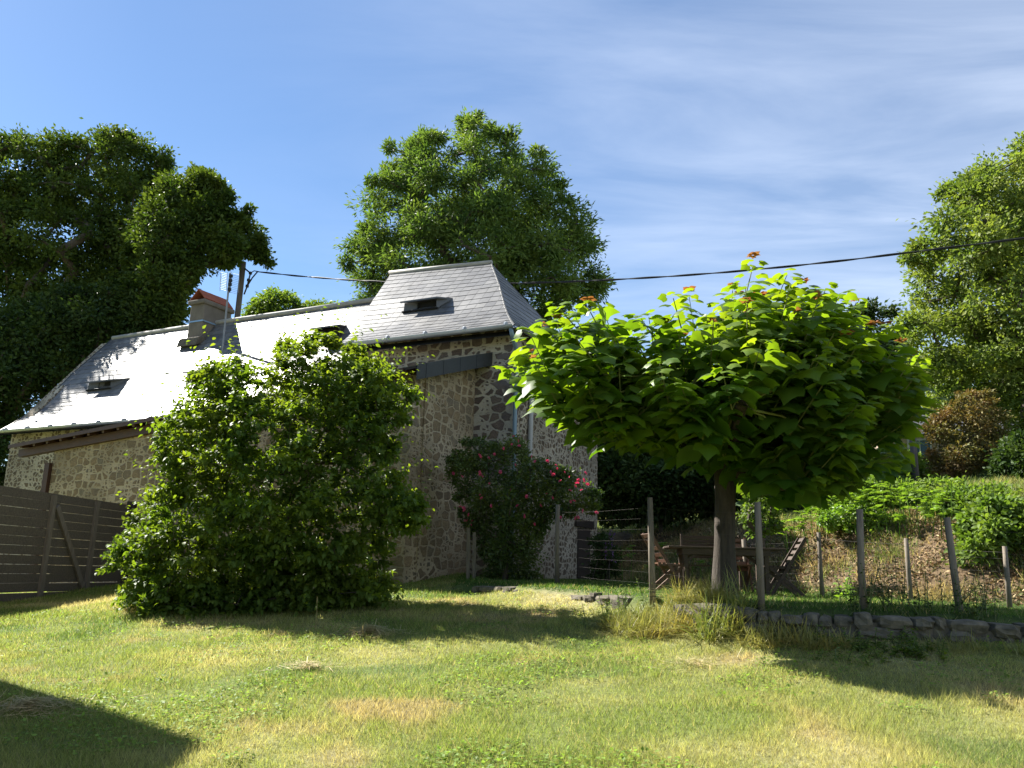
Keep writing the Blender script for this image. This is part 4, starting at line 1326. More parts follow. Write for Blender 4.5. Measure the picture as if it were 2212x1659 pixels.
BT = [(1880, 1010), (1885, 880), (1930, 800), (2000, 760), (2100, 720), (2300, 680), (2520, 700), (2520, 1040), (1900, 1040)]
tree('small_tree', 'dark wood-edge tree closing the view behind the brown bush and the yellow-green tree', 'tree', BT, 46, 2.5, 150, 1.0, 260, .26, T_OVAL, M['leaf_shrub'], M['bark'], gpt(2200, 46), at(2200, 980, 46), .3)


def shrub(name, label, poly, Y, depth, ncl, cr, per, ls, mat, tm=T_OVAL, cat='shrub', group=None, base_px=None, step=.6):
    poly = np.array(poly, float); bx = base_px or poly[:, 0].mean()
    b = at(bx, poly[:, 1].max(), Y); b[2] = h1(b[0], b[1])
    f = b + np.array([0, 0, max(.25, (at(bx, poly[:, 1].max(), Y)[2] - b[2]) * .9 + .2)])
    return tree(name, label, cat, poly, Y, depth, ncl, cr, per, ls, tm, mat, M['bark'], b, f, .07, group, trunk_name='stems', crown_name='foliage', step=step, spacing=.6)


shrub('hedge_shrub', 'bright green shrub mass on the slope below the bare wooden pole', [(1800, 1075), (1850, 1045), (1910, 1032), (1985, 1040), (2050, 1035), (2110, 1060), (2110, 1130), (2060, 1165), (1960, 1150), (1880, 1120), (1810, 1110)], 18, 1.1, 80, .35, 260, .10, M['leaf_shrub'])
shrub('hazel_shrub', 'leafy green shrub at the right edge standing close behind the last fence post', [(2072, 1160), (2095, 1095), (2150, 1072), (2212, 1085), (2330, 1095), (2340, 1290), (2230, 1290), (2130, 1245), (2085, 1220)], 13.9, 1.0, 110, .27, 240, .09, M['leaf_shrub'], T_CURL, base_px=2160)
shrub('brown_bush', 'tall brownish bush with reddish top in front of the yellow-green tree', [(1988, 925), (2030, 882), (2080, 852), (2130, 845), (2168, 900), (2182, 960), (2172, 1025), (2125, 1075), (2060, 1060), (2010, 1015), (2000, 960)], 21.5, 1.1, 90, .32, 260, .085, M['leaf_brown'])
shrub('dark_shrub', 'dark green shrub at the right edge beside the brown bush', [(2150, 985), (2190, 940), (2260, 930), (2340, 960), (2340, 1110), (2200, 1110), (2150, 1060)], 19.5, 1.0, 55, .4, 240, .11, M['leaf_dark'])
shrub('leafy_shrub', 'bright green leafy shrubs below the brown bush at the right edge', [(2000, 1090), (2050, 1060), (2110, 1050), (2180, 1060), (2260, 1050), (2340, 1070), (2340, 1130), (2240, 1125), (2140, 1120), (2080, 1150), (2010, 1140)], 16.5, 1.0, 90, .3, 240, .095, M['leaf_shrub'])
shrub('tall_shrub', 'tall green shrub behind the bare wooden pole, left of the brown bush', [(1890, 1030), (1900, 985), (1935, 960), (1975, 985), (2010, 1000), (2020, 1050), (1960, 1060)], 25, .9, 45, .35, 220, .12, M['leaf_shrub'])
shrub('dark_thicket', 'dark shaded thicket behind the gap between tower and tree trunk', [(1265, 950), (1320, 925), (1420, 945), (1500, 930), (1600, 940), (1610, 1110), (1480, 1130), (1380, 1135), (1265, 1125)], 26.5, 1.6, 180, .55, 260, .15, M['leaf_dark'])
shrub('dark_thicket', 'dark thicket seen under the right side of the broad-leaved crown', [(1590, 985), (1700, 950), (1830, 960), (1960, 985), (1960, 1075), (1850, 1105), (1720, 1125), (1600, 1110)], 24, 1.4, 120, .5, 260, .13, M['leaf_shrub'])
shrub('sapling', 'slender many-stemmed sapling just right of the tree trunk', [(1585, 1075), (1610, 1040), (1660, 1030), (1695, 1060), (1690, 1130), (1650, 1165), (1610, 1160)], 14.8, .45, 26, .17, 60, .075, M['leaf_shrub'], T_CURL, step=.4)
shrub('purple_shrub', 'dark shrub with purple sprays beside the cellar door', [(1278, 1165), (1300, 1150), (1325, 1165), (1338, 1205), (1330, 1250), (1280, 1255)], 20, .5, 30, .22, 160, .07, M['leaf_dark'])
shrub('bramble_patch', 'low light green bramble patch on top of the bank right of the trunk', [(1760, 1110), (1810, 1085), (1880, 1095), (1960, 1130), (2030, 1150), (2050, 1185), (1960, 1170), (1860, 1150), (1780, 1140)], 16.4, .5, 45, .2, 160, .07, M['fern'])

# ------------------------------------------------------------------ climbing rose
ROSE = [(960, 1000), (985, 965), (1012, 938), (1045, 952), (1082, 960), (1110, 938), (1130, 945), (1142, 985), (1200, 1000), (1240, 1022), (1282, 1052), (1312, 1085), (1300, 1112), (1262, 1105), (1230, 1125), (1182, 1135), (1165, 1200), (1168, 1258), (1040, 1258), (1030, 1180), (1002, 1140), (985, 1080)]
rb = at(1090, 1255, 17.0); rb[2] = h1(rb[0], rb[1])
rose = empty('climbing_rose', rb); tag(rose, 'rambling rose covered in pink red flowers against the tower wall', 'rose')
C, rad = clump_points(ROSE, 16.9, .6, .22, 210, .55, yslope=-.0052)
nodes, par, rr = skeleton(rb - np.array([0, 0, .1]), rb + np.array([0, 0, .6]), C, .05, .5)
skel_mesh(nodes, par, rr, rb, 'stems', M['bark'], rose, 5)
p, a, u, s, t = clump_leaves(C, rad, 150, .062)
p[:, 2] -= .0
leaf_obj('foliage', p, a, u, s, T_OVAL, t, M['leaf_rose'], rose, rb)
# rose blossoms
def bloom_mesh():
    V = []; Fs = []
    for ringn, r, tilt, sz in ((6, .010, .2, .044), (5, .007, .7, .036), (4, .003, 1.2, .028)):
        for k in range(ringn):
            a = 2 * PI * k / ringn + ringn; hd = np.array([math.cos(a) * math.cos(tilt), math.sin(a) * math.cos(tilt), math.sin(tilt)])
            sd = np.array([-math.sin(a), math.cos(a), 0]); b = len(V); c = np.array([math.cos(a), math.sin(a), 0]) * r
            up_ = np.cross(sd, hd)
            V += [c, c + hd * sz * .6 + sd * sz * .5, c + hd * sz + up_ * -.01, c + hd * sz * .6 - sd * sz * .5]
            Fs += [(b, b + 1, b + 2, b + 3)]
    V = np.array(V)
    return np_mesh('rose_bloom', V, np.array(Fs), {'tint': rng.random(len(V))})


bmesh_ = bloom_mesh(); bmesh_.materials.append(M['petal'])
spots = [(1110, 943), (1116, 950), (1108, 958), (1120, 965)] + [(1255, 1035), (1262, 1042), (1248, 1040), (1258, 1050), (1270, 1046), (1244, 1052), (1262, 1030)] + [(1242, 1112), (1246, 1120), (1240, 1080), (1236, 1088)] + \
        [(1005, 1100), (1012, 1110), (1016, 1125), (1000, 1095), (1018, 1135), (1010, 1120)] + [(1198, 1005), (1205, 1012), (1226, 1022), (1180, 1000)]
while len(spots) < 62:
    q = np.array([[960 + 350 * rng.random(), 940 + 220 * rng.random()]])
    ins, dd = poly_dist(q, np.array(ROSE, float))
    if ins[0] and (rng.random() < .5 or q[0, 1] < 1060): spots.append(tuple(q[0]))
for (px, py) in spots:
    o = bpy.data.objects.new('rose_bloom', bmesh_); COL.objects.link(o); o.parent = rose
    P = at(px + rng.normal() * 3, py + rng.normal() * 3, 16.9 - .0052 * (px - 1115) - .3 - .4 * rng.random()) - rb
    o.location = P; o.rotation_euler = (1.1 + rng.normal() * .5, rng.normal() * .4, rng.random() * 6); sc = .5 + .45 * rng.random(); o.scale = (sc,) * 3
# wooden supports under the rose
for (px, py, pt) in ((1011, 1252, 1140), (1024, 1252, 1150)):
    a = at(px, py, 17.1); a[2] = h1(a[0], a[1]) - .1; b = at(px + 1, pt, 17.1)
    o = empty('trellis_post', a); tag(o, 'thin grey wooden post under the rose, %s' % ('nearer the lean-to corner' if px < 1020 else 'right of its twin'), 'post', 'posts under the rose')
    MB().bar((0, 0, 0), b - a, .07, .07).build('post', M['post'], o)

# purple sprays on the dark shrub by the door: small flower spikes
pb = at(1310, 1250, 19.6); pb[2] = h1(pb[0], pb[1])
buds = empty('purple_flowers', pb); tag(buds, 'tall thin purple and red flower stems on the bank beside the cellar door', 'flowers')
mb = MB(); P_, A_, U_, S_, T_ = [], [], [], [], []
for k in range(4):
    b0 = pb + np.array([rng.normal() * .25, rng.normal() * .2, 0]); tip = at(1318 + rng.normal() * 14, 1135 + rng.random() * 50, 19.4)
    mb.tube([b0 - pb, (b0 + tip) / 2 - pb + rng.normal(size=3) * .05, tip - pb], [.012, .009, .005], 4)
    for i in range(16):
        P_.append(tip + np.array([0, 0, -.02 * i]) + rng.normal(size=3) * .025); A_.append(rdir(1)[0]); U_.append(rdir(1)[0]); S_.append(.04 + .03 * rng.random()); T_.append(rng.random())
mb.build('stems', M['bark'], buds)
leaf_obj('petals', np.array(P_), np.array(A_), np.array(U_), np.array(S_), T_OVAL, np.array(T_), M['purple'], buds, pb)

# ------------------------------------------------------------------ wire fences
def wire_fence(name, label, posts, rows, cell, rpost, wr=.0018):
    p0 = posts[0][0]; root = empty(name, p0); tag(root, label, 'fence'); org = np.array(p0)
    for b, t in posts:
        mb = MB(); bb_ = b - (t - b) * .12
        mid = (bb_ + t) / 2 + rng.normal(size=3) * .008
        mb.tube([bb_ - org, mid - org, t - org], [rpost * 1.08, rpost, rpost * .93], 9, .1)
        mb.build('fence_post', M['post'], root, smooth=True)
    mb = MB()
    for (b0, t0), (b1, t1) in zip(posts[:-1], posts[1:]):
        for f in np.linspace(.04, .90, rows):
            a = b0 + (t0 - b0) * f; c = b1 + (t1 - b1) * f; m_ = (a + c) / 2 - np.array([0, 0, .02]) + rng.normal(size=3) * .006
            mb.tube([a - org, m_ - org, c - org], wr * (1.5 if f > .89 else 1), 3)
        L = np.linalg.norm(b1 - b0); nv = int(L / cell)
        for k in range(1, nv):
            f = k / nv; a = b0 + (b1 - b0) * f; c = t0 + (t1 - t0) * f; g = a + (c - a) * .04
            mb.tube([g - org, a + (c - a) * .9 - np.array([0, 0, .02]) - org], wr * .8, 3)
    mb.build('wire_mesh', M['wire'], root)
    return root


def fpost(bx, by, tx_, ty, Y):
    b = at(bx, by, Y); t = at(tx_, ty, Y); g = h1(b[0], b[1]); return (np.array([b[0], b[1], min(b[2], g)]), t)


wire_fence('wire_fence', 'front wire mesh fence on grey round posts along the terrace wall', [fpost(1204, 1256, 1205, 1090, 15.2), fpost(1410, 1282, 1404, 1075, 11.4), fpost(1645, 1318, 1636, 1085, 10.15), fpost(1868, 1332, 1857, 1100, 9.85), fpost(2074, 1330, 2045, 1118, 10.2), fpost(2330, 1370, 2300, 1130, 9.9)], 9, .12, .041, .0010)
wire_fence('wire_fence', 'rear wire mesh fence on thinner posts at the foot of the bank', [fpost(1612, 1258, 1606, 1165, 14.4), fpost(1775, 1250, 1768, 1150, 13.9), fpost(1966, 1275, 1957, 1163, 12.9), fpost(2180, 1300, 2170, 1180, 12.0)], 9, .1, .035, .002)

# ------------------------------------------------------------------ garden furniture
def folding_chair(label, base, rz, mat):
    root = empty('folding_chair', base, rz); tag(root, label, 'chair')
    for sy in (-.21, .21):
        MB().bar((-.33, sy, .92), (.25, sy, -.0), .05, .028, side=(1, 0, .6)).build('long_leg', mat, root)
        MB().bar((.26, sy * .86, .45), (-.27, sy * .86, -.0), .05, .028, side=(1, 0, -.8)).build('short_leg', mat, root)
    mb = MB()
    for x in np.linspace(-.18, .24, 7): mb.box((x, 0, .455 + .008 * abs(x)), (.052, .44, .02))
    mb.bar((-.2, -.19, .435), (.26, -.19, .435), .03, .025); mb.bar((-.2, .19, .435), (.26, .19, .435), .03, .025)
    mb.build('seat', mat, root)
    mb = MB()
    for f in np.linspace(.06, .92, 6):
        p = np.array((-.33, 0, .92)) * (1 - f * .62) + np.array((.25, 0, 0)) * f * .62
        mb.bar(p + (-.012, -.23, 0), p + (-.012, .23, 0), .062, .016, side=(-.5, 0, .85))
    mb.build('backrest', mat, root)
    return root


def zat(px, Y):
    p = at(px, 1260, Y); p[2] = h1(p[0], p[1]); return p


folding_chair('reddish wooden folding chair left of the table, side on, catching the sun', zat(1440, 13.6), math.radians(8), M['teak'])
folding_chair('dark wooden folding chair with crossed legs right of the table by the fence post', zat(1693, 13.7), math.radians(176), M['table_wood'])
folding_chair('brown folding chair half hidden behind the tree trunk', zat(1592, 14.3), math.radians(-95), M['teak'])
tb2 = zat(1562, 13.6); tbl = empty('garden_table', tb2, math.radians(-4)); tag(tbl, 'dark wooden garden table under the broad-leaved tree', 'table')
mb = MB()
for y in np.linspace(-.36, .36, 7): mb.box((0, y, .72), (1.84 - .12 * abs(y), .108, .03))
mb.build('tabletop', M['table_wood'], tbl, bevel=.006)
mb = MB(); mb.box((0, -.36, .655), (1.35, .03, .09)); mb.box((0, .36, .655), (1.35, .03, .09)); mb.box((-.66, 0, .655), (.03, .69, .09)); mb.box((.66, 0, .655), (.03, .69, .09)); mb.build('apron', M['table_wood'], tbl)
for x in (-.62, .62):
    for y in (-.31, .31):
        MB().box((x, y, .31), (.06, .06, .66)).bar((x, y, .5), (x - .18 * (1 if x > 0 else -1), y, .63), .05, .03).build('leg', M['table_wood'], tbl)
bp = zat(1545, 14.5); bch = empty('garden_bench', bp, math.radians(-3)); tag(bch, 'dark slatted bench behind the table, its back showing left of the trunk', 'bench')
mb = MB()
for y in np.linspace(-.16, .2, 5): mb.box((0, y, .44), (1.05, .075, .025))
mb.build('seat', M['table_wood'], bch)
mb = MB()
for z in np.linspace(.60, .93, 6): mb.box((0, .26 + (z - .5) * .18, z), (1.05, .02, .056))
for x in (-.5, .5): mb.bar((x, .24, .44), (x, .345, .98), .05, .04)
mb.build('backrest', M['table_wood'], bch)
for x in (-.48, .48):
    for y in (-.15, .22): MB().box((x, y, .21), (.05, .05, .46)).build('leg', M['table_wood'], bch)

# ------------------------------------------------------------------ long grass, weeds, hay
T_BLADE = (np.array([(-.5, 0, 0), (.5, 0, 0), (.42, .38, .03), (-.42, .38, .03), (.28, .72, -.05), (-.28, .72, -.05), (0, 1.0, -.22)]),
           np.array([(0, 1, 2), (0, 2, 3), (3, 2, 4), (3, 4, 5), (5, 4, 6)]))


def blades(name, pos, ln_, width, lean, tint, mat, parent=None, origin=None, upbias=1.0):
    n = len(pos); h = rdir(n); h[:, 2] = 0; h = nrm(h)
    ax = nrm(np.array([0, 0, upbias])[None] + h * lean[:, None]); s = nrm(np.cross(ax, h + rdir(n) * .3)); nn = np.cross(s, ax)
    T, TF = T_BLADE
    droop = (lean * 1.2)[:, None, None]
    V = pos[:, None] + width[:, None, None] * T[None, :, 0, None] * s[:, None] + ln_[:, None, None] * (T[None, :, 1, None] * ax[:, None]) + (ln_[:, None, None] * droop) * (T[None, :, 1, None] ** 2 * (h * .45 + np.array([0, 0, -.38])[None])[:, None])
    Fc = (TF[None] + (np.arange(n) * 7)[:, None, None]).reshape(-1, 3); V = V.reshape(-1, 3)
    if origin is not None: V = V - np.array(origin)[None]
    return link(name, np_mesh(name, V, Fc, {'tint': np.repeat(tint, 7)}), mat, parent)


def grass_tuft(label, centre, rx, ry, n, l0, l1, w, name='grass_tuft', tlo=.2, thi=1.0, leanmax=1.1):
    c = np.array([centre[0], centre[1], h1(*centre)])
    a = rng.random(n) * 6.28; r = np.sqrt(rng.random(n)); x = centre[0] + np.cos(a) * r * rx; y = centre[1] + np.sin(a) * r * ry
    pos = np.stack([x, y, height(x, y) - .02], 1)
    root = empty(name, c); tag(root, label, 'grass', 'unmown tufts along the terrace wall')
    blades('blades', pos, l0 + (l1 - l0) * rng.random(n), w * (.6 + .8 * rng.random(n)), .15 + leanmax * rng.random(n), tlo + (thi - tlo) * rng.random(n), M['longgrass'], root, c)
    return root


grass_tuft('biggest clump of tall dry straw-coloured grass in front of the tree trunk', (2.05, 10.75), .75, .4, 2400, .2, .5, .009, tlo=.35)
grass_tuft('green and yellow grass clump at the left of the wall gap', (1.5, 11.2), .3, .3, 700, .2, .42, .009, tlo=.0, thi=.7)
grass_tuft('long green grass arching over the start of the right stone wall', (2.55, 10.1), .35, .25, 500, .3, .7, .012, tlo=.0, thi=.5)
grass_tuft('yellowish grass tuft hanging before the right stone wall', (3.0, 9.6), .4, .2, 600, .15, .4, .01, tlo=.4)
grass_tuft('dry rusty tuft lower along the right stone wall', (3.45, 9.35), .3, .15, 500, .12, .3, .01, tlo=.6)


for lab, cx, cy, n_, l1 in (('small green tuft hanging over the wall top below the second post from the right', 3.4, 9.66, 260, .3), ('thin dry tuft at the wall foot right of the round-leaved weeds', 4.75, 9.1, 320, .26),
                            ('dark green tuft on the wall top beyond the last front post', 6.0, 9.32, 320, .3), ('sparse tuft at the foot of the wall by the right edge', 5.5, 8.95, 320, .25)):
    grass_tuft(lab, (cx, cy), .35, .14, n_, .1, l1, .008, tlo=.1, thi=.7)


def weed(label, centre, w, hgt, nstem, mat, group='leafy weeds by the wall', size=.06, name='weed_clump', nl=14):
    c = np.array([centre[0], centre[1], h1(*centre)])
    root = empty(name, c); tag(root, label, 'weeds', group)
    mb = MB(); P_, A_, U_, S_, T_ = [], [], [], [], []
    for k in range(nstem):
        b = c + np.array([rng.normal() * w * .5, rng.normal() * w * .3, 0]); b[2] = h1(b[0], b[1]) - .02
        tip = b + np.array([rng.normal() * .1, rng.normal() * .1, hgt * (.5 + .6 * rng.random())])
        mb.tube([b - c, (b + tip) / 2 - c + rng.normal(size=3) * .02, tip - c], [.006, .005, .003], 4)
        for i in range(nl):
            f = .15 + .85 * i / (nl - 1); p = b + (tip - b) * f; az = i * 1.6 + k
            hd = np.array([math.cos(az), math.sin(az), .1])
            P_.append(p); A_.append(hd + rng.normal(size=3) * .2); U_.append(np.array([0, 0, 1.0]) + rng.normal(size=3) * .25); S_.append(size * (1.2 - .6 * f) * (.7 + .6 * rng.random())); T_.append(rng.random())
    mb.build('stems', M['fern'] if False else plain_mat('weed_stem', (.10, .14, .04), (.07, .09, .03), 4, .7), root)
    leaf_obj('leaves', np.array(P_), np.array(A_), np.array(U_), np.array(S_), T_CURL, np.array(T_), mat, root, c)


weed('bright leafy nettles at the left of the dry grass clump', (1.5, 11.25), .35, .5, 16, M['leaf_shrub'])
weed('dark leafy weeds growing on the wall by the third fence post', (4.35, 9.75), .5, .55, 26, M['leaf_dark'])
weed('dark weeds on the wall top farther right near the last post', (5.1, 9.6), .5, .5, 20, M['leaf_dark'])
weed('low round-leaved weeds at the foot of the right wall', (3.75, 9.05), .55, .22, 34, M['leaf_shrub'])
weed('small leafy weeds below the wall beside a yellow flower', (4.3, 8.95), .4, .2, 18, M['leaf_bush'])
weed('single broad-leaved weed on the bank behind the third fence post', tuple(at(1830, 1230, 12.2)[:2]), .12, .5, 5, M['fern'], size=.1)

# bracken fronds on top of the bank
def bracken(px, py, Y, hgt, lab):
    c = at(px, py, Y); c[2] = h1(c[0], c[1]); root = empty('bracken_frond', c); tag(root, lab, 'bracken', 'young bracken stems on the bank')
    lean = rng.normal(size=2) * .08
    tip = np.array([lean[0], lean[1], hgt])
    MB().tube([(0, 0, -.05), tip * .5 + rng.normal(size=3) * .01, tip], [.012, .009, .005], 4).build('stem', M['fern'], root)
    P_, A_, U_, S_, T_ = [], [], [], [], []
    for k in range(4 + int(rng.random() * 4)):
        f = .62 + .38 * rng.random(); az = rng.random() * 6.28; hd = np.array([math.cos(az), math.sin(az), .55]); L = .10 + .22 * rng.random()
        for i in range(9):
            g = (i + 1) / 9; p = tip * f + hd * L * g + np.array([0, 0, -.22 * L * g * g * 2])
            for sg in (-1, 1):
                sd = np.array([-hd[1], hd[0], .1]) * sg + hd * .5
                P_.append(p); A_.append(sd); U_.append(np.array([0, 0, 1.0]) + rng.normal(size=3) * .3); S_.append(.10 * (1.15 - g)); T_.append(rng.random())
    leaf_obj('frond', np.array(P_) + c, np.array(A_), np.array(U_), np.array(S_), T_OVAL, np.array(T_), M['fern'], root, c)


bl = [(1345, 1140, 20.0), (1362, 1132, 20.3), (1392, 1148, 19.4), (1423, 1165, 18.6), (1440, 1160, 18.4), (1472, 1172, 17.5), (1490, 1170, 17.8), (1512, 1168, 17.2), (1530, 1160, 17.6),
      (1700, 1150, 16.5), (1722, 1142, 16.8), (1745, 1150, 16.6), (1768, 1145, 16.8), (1790, 1138, 17), (1812, 1142, 16.6), (1835, 1138, 16.6), (1850, 1148, 16.2), (1878, 1150, 16.0), (1900, 1152, 15.8), (1918, 1160, 15.6), (1942, 1165, 15.4), (1965, 1170, 15.2), (1990, 1172, 15.0), (2015, 1178, 14.8), (2035, 1182, 14.6)]
for i in range(34):
    px = 1690 + 380 * rng.random(); bl.append((px, 1140 + 40 * (px - 1690) / 380 + rng.normal() * 9, 16.9 - 2.2 * (px - 1690) / 380 + rng.random() * .8))
for i, (px, py, Y) in enumerate(bl):
    bracken(px, py, Y, .45 + .45 * rng.random(), 'young green bracken stem on the bank left of the tree trunk' if px < 1560 else 'young green bracken on the bank crest right of the tree trunk')


def hay(label, px, py, Y, r, n, tlo, thi, hgt=.10):
    c = at(px, py, Y); c[2] = h1(c[0], c[1]); root = empty('hay_heap', c); tag(root, label, 'hay', 'raked hay on the lawn')
    a = rng.random(n) * 6.28; rr = np.abs(rng.normal(size=n)) * r * .6; x = c[0] + np.cos(a) * rr; y = c[1] + np.sin(a) * rr * .7
    z = height(x, y) + hgt * np.exp(-(rr / r * 1.6) ** 2) * rng.random(n) + .03
    d = rdir(n); d[:, 2] *= .15; d = nrm(d); L = .05 + .13 * rng.random(n); T = (np.array([(-.02, 0, 0), (.02, 0, 0), (.015, 1, .03), (-.015, 1, .03)]), np.array([(0, 1, 2), (0, 2, 3)]))
    V, Fc, t = leaf_arrays(np.stack([x, y, z], 1), d, np.array([0, 0, 1.0])[None] + rdir(n) * .4, L, T, tlo + (thi - tlo) * rng.random(n))
    link('straw', np_mesh('straw', V - c[None], Fc, {'tint': t}), M['straw'], root)


hay('pale heap of raked hay at the edge of the bush shadow', 795, 1357, 10.9, .42, 900, .3, 1)
hay('thin wisp of pale hay in the middle of the sunny lawn', 662, 1445, 9.0, .3, 260, .5, 1, .05)
hay('dull hay lying in the shadow at the lower left', 60, 1560, 7.4, .55, 900, .0, .6, .07)
hay('few loose straws on the lawn right of the middle', 1500, 1395, 9.0, .5, 200, .4, 1, .03)
p = at(682, 1335, 11.3); p[2] = h1(p[0], p[1]); dk = empty('grass_stalk', p); tag(dk, 'single tall dry grass stalk standing before the bush', 'grass stalk')
MB().tube([(0, 0, -.03), (.01, 0, .2), (0, 0, .42)], [.004, .0035, .002], 4).build('stalk', M['straw'], dk)
MB().tube([(0, 0, .36), (.002, 0, .40), (0, 0, .45)], [.002, .006, .002], 5).build('seed_head', M['straw'], dk)

# mown grass: real blades
T_G = (np.array([(-.5, 0, 0), (.5, 0, 0), (0, 1, 0)]), np.array([(0, 1, 2)]))


def grass_field(name, label, n, sampler, colf, l0, l1, w0, jitter=.35):
    x, y = sampler(n); n = len(x)
    z = height(x, y); h = rdir(n); h[:, 2] = 0; h = nrm(h); ln_ = (l0 + (l1 - l0) * rng.random(n)) * (.6 + .8 * vnoise(x, y, .5, 3.3))
    lean = .25 + .9 * rng.random(n); ax = nrm(np.array([0, 0, 1.0])[None] + h * lean[:, None]); s = nrm(np.cross(ax, rdir(n)))
    wd = w0 * (.6 + .7 * rng.random(n)) * np.clip(y / 8, .8, 2.2)
    P = np.stack([x, y, z - .01], 1)
    V = np.stack([P - s * wd[:, None] / 2, P + s * wd[:, None] / 2, P + ax * ln_[:, None]], 1).reshape(-1, 3)
    c = colf(x, y) * (1 - jitter + 2 * jitter * rng.random(n))[:, None]
    k = (rng.random(n) < .12)[:, None]; c = np.where(k, np.array([.42, .36, .17])[None] * (.7 + .5 * rng.random(n))[:, None], c)
    me = np_mesh(name, V, np.arange(3 * n).reshape(-1, 3), {'col': np.repeat(c, 3, axis=0)})
    tag(link(name, me, M['blade']), label, 'grass', kind='stuff')


def samp_lawn(n):
    y = 5.2 + 15.5 * rng.random(n * 2) ** 1.7; x = (rng.random(n * 2) * 2 - 1) * (.64 * y + 2.6)
    yw = np.interp(x, _wx, _wy); ok = ((x < -1) & (y < 21)) | ((x >= -1) & (y < yw - .05))
    # not inside the lean-to or behind it
    q = np.stack([x - HO[0], y - HO[1]], 1); nn = q @ HN[:2]
    ok &= nn > 0.0
    return x[ok][:n], y[ok][:n]


def samp_terr(n):
    y = 9 + 11 * rng.random(n * 3); x = -1 + 12 * rng.random(n * 3)
    yw = np.interp(x, _wx, _wy); d = foot_dist(x, y); q = np.stack([x - HO[0], y - HO[1]], 1)
    ok = (y > yw + .1) & (d < .4) & (np.abs(x) < .66 * y + 2.5) & ~((q @ HN[:2] < .1) & (q @ HU[:2] > -.1))
    return x[ok][:n], y[ok][:n]


def samp_slope(n):
    y = 12 + 24 * rng.random(n * 4); x = 1 + 20 * rng.random(n * 4); d = foot_dist(x, y)
    ok = (d > 2.6) & (d < 20) & (x < .66 * y + 3); return x[ok][:n], y[ok][:n]


grass_field('lawn_grass', 'short mown green and straw-coloured grass of the lawn', 560000, samp_lawn, lawn_cols, .03, .095, .006, .5)
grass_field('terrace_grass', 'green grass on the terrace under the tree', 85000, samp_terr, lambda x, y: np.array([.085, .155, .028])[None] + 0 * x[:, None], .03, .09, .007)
grass_field('slope_grass', 'rough grass on the slope above the bank', 135000, samp_slope, lambda x, y: (np.array([.11, .16, .035])[None] + 0 * x[:, None]) * (1 - sstep(.4, .6, fbm(x, y, 1.2, 7.))[:, None] * .0) + sstep(.45, .6, fbm(x, y, 1.2, 7.))[:, None] * np.array([.14, .10, .05])[None], .06, .2, .008)

# clover and small broad-leaved weeds in patches of the lawn
x, y = samp_lawn(75000); n_ = fbm(x, y, 1.1, 31.0); ok = (n_ + .5 * (fbm(x, y, .3, 14.) - .5) + .1 * (rng.random(len(x)) - .5)) > .55; x, y = x[ok], y[ok]; n = len(x)
ax = rdir(n); ax[:, 2] = np.abs(ax[:, 2]) * .3
V, Fc, t = leaf_arrays(np.stack([x, y, height(x, y) + .02 + .035 * rng.random(n)], 1), ax, np.array([0, 0, 1.0])[None] + rdir(n) * .5, .02 + .022 * rng.random(n), (T_OVAL[0] * np.array([1.5, 1, 1]), T_OVAL[1]), rng.random(n))
cc = np.repeat(np.array([.17, .26, .045])[None] * (.6 + .9 * rng.random(n))[:, None], 4, axis=0)
tag(link('clover', np_mesh('clover', V, Fc, {'col': cc}), M['blade']), 'clover and small leafy weeds mixed into the lawn', 'clover', kind='stuff')

# dry litter on the bank
n = 45000
x = 2 + 12 * rng.random(n * 4); y = 9 + 18 * rng.random(n * 4); d = foot_dist(x, y); ok = (d > .0) & (d < 3.6) & (x < .66 * y + 3); ok &= rng.random(len(x)) < .25 + 1.1 * sstep(.4, .62, fbm(x, y, .7, 51.)); x, y = x[ok][:n], y[ok][:n]; n = len(x)
z = height(x, y) + .01 + .05 * rng.random(n)
ax = rdir(n); ax[:, 2] = np.abs(ax[:, 2]) * .8; V, Fc, t = leaf_arrays(np.stack([x, y, z], 1), ax, np.array([0, 0, 1.0])[None] + rdir(n) * .8, .03 + .055 * rng.random(n), T_OVAL, rng.random(n))
pal = np.array([(.24, .155, .085), (.32, .23, .12), (.15, .10, .06), (.40, .31, .17), (.10, .12, .04)])
cc = np.repeat(pal[rng.integers(0, 5, n)] * (.7 + .6 * rng.random(n))[:, None], 4, axis=0)
tag(link('leaf_litter', np_mesh('leaf_litter', V, Fc, {'col': cc}), M['litter']), 'dry brown leaf litter and cut grass on the bank', 'leaf litter', kind='stuff')

def samp_bank(n):
    y = 9 + 18 * rng.random(n * 6); x = 2 + 12 * rng.random(n * 6); d = foot_dist(x, y)
    ok = (d > -.1) & (d < 3.8) & (x < .66 * y + 3) & (rng.random(len(x)) < sstep(.40, .66, fbm(x, y, .8, 61.)) + .06); return x[ok][:n], y[ok][:n]


def bank_cols(x, y):
    k = sstep(.4, .6, fbm(x, y, .6, 71.))[:, None]
    return np.array([.33, .25, .12])[None] * (1 - k) + np.array([.11, .15, .035])[None] * k


grass_field('bank_grass', 'dry and green tangled grass growing over the bank', 26000, samp_bank, bank_cols, .08, .28, .008)

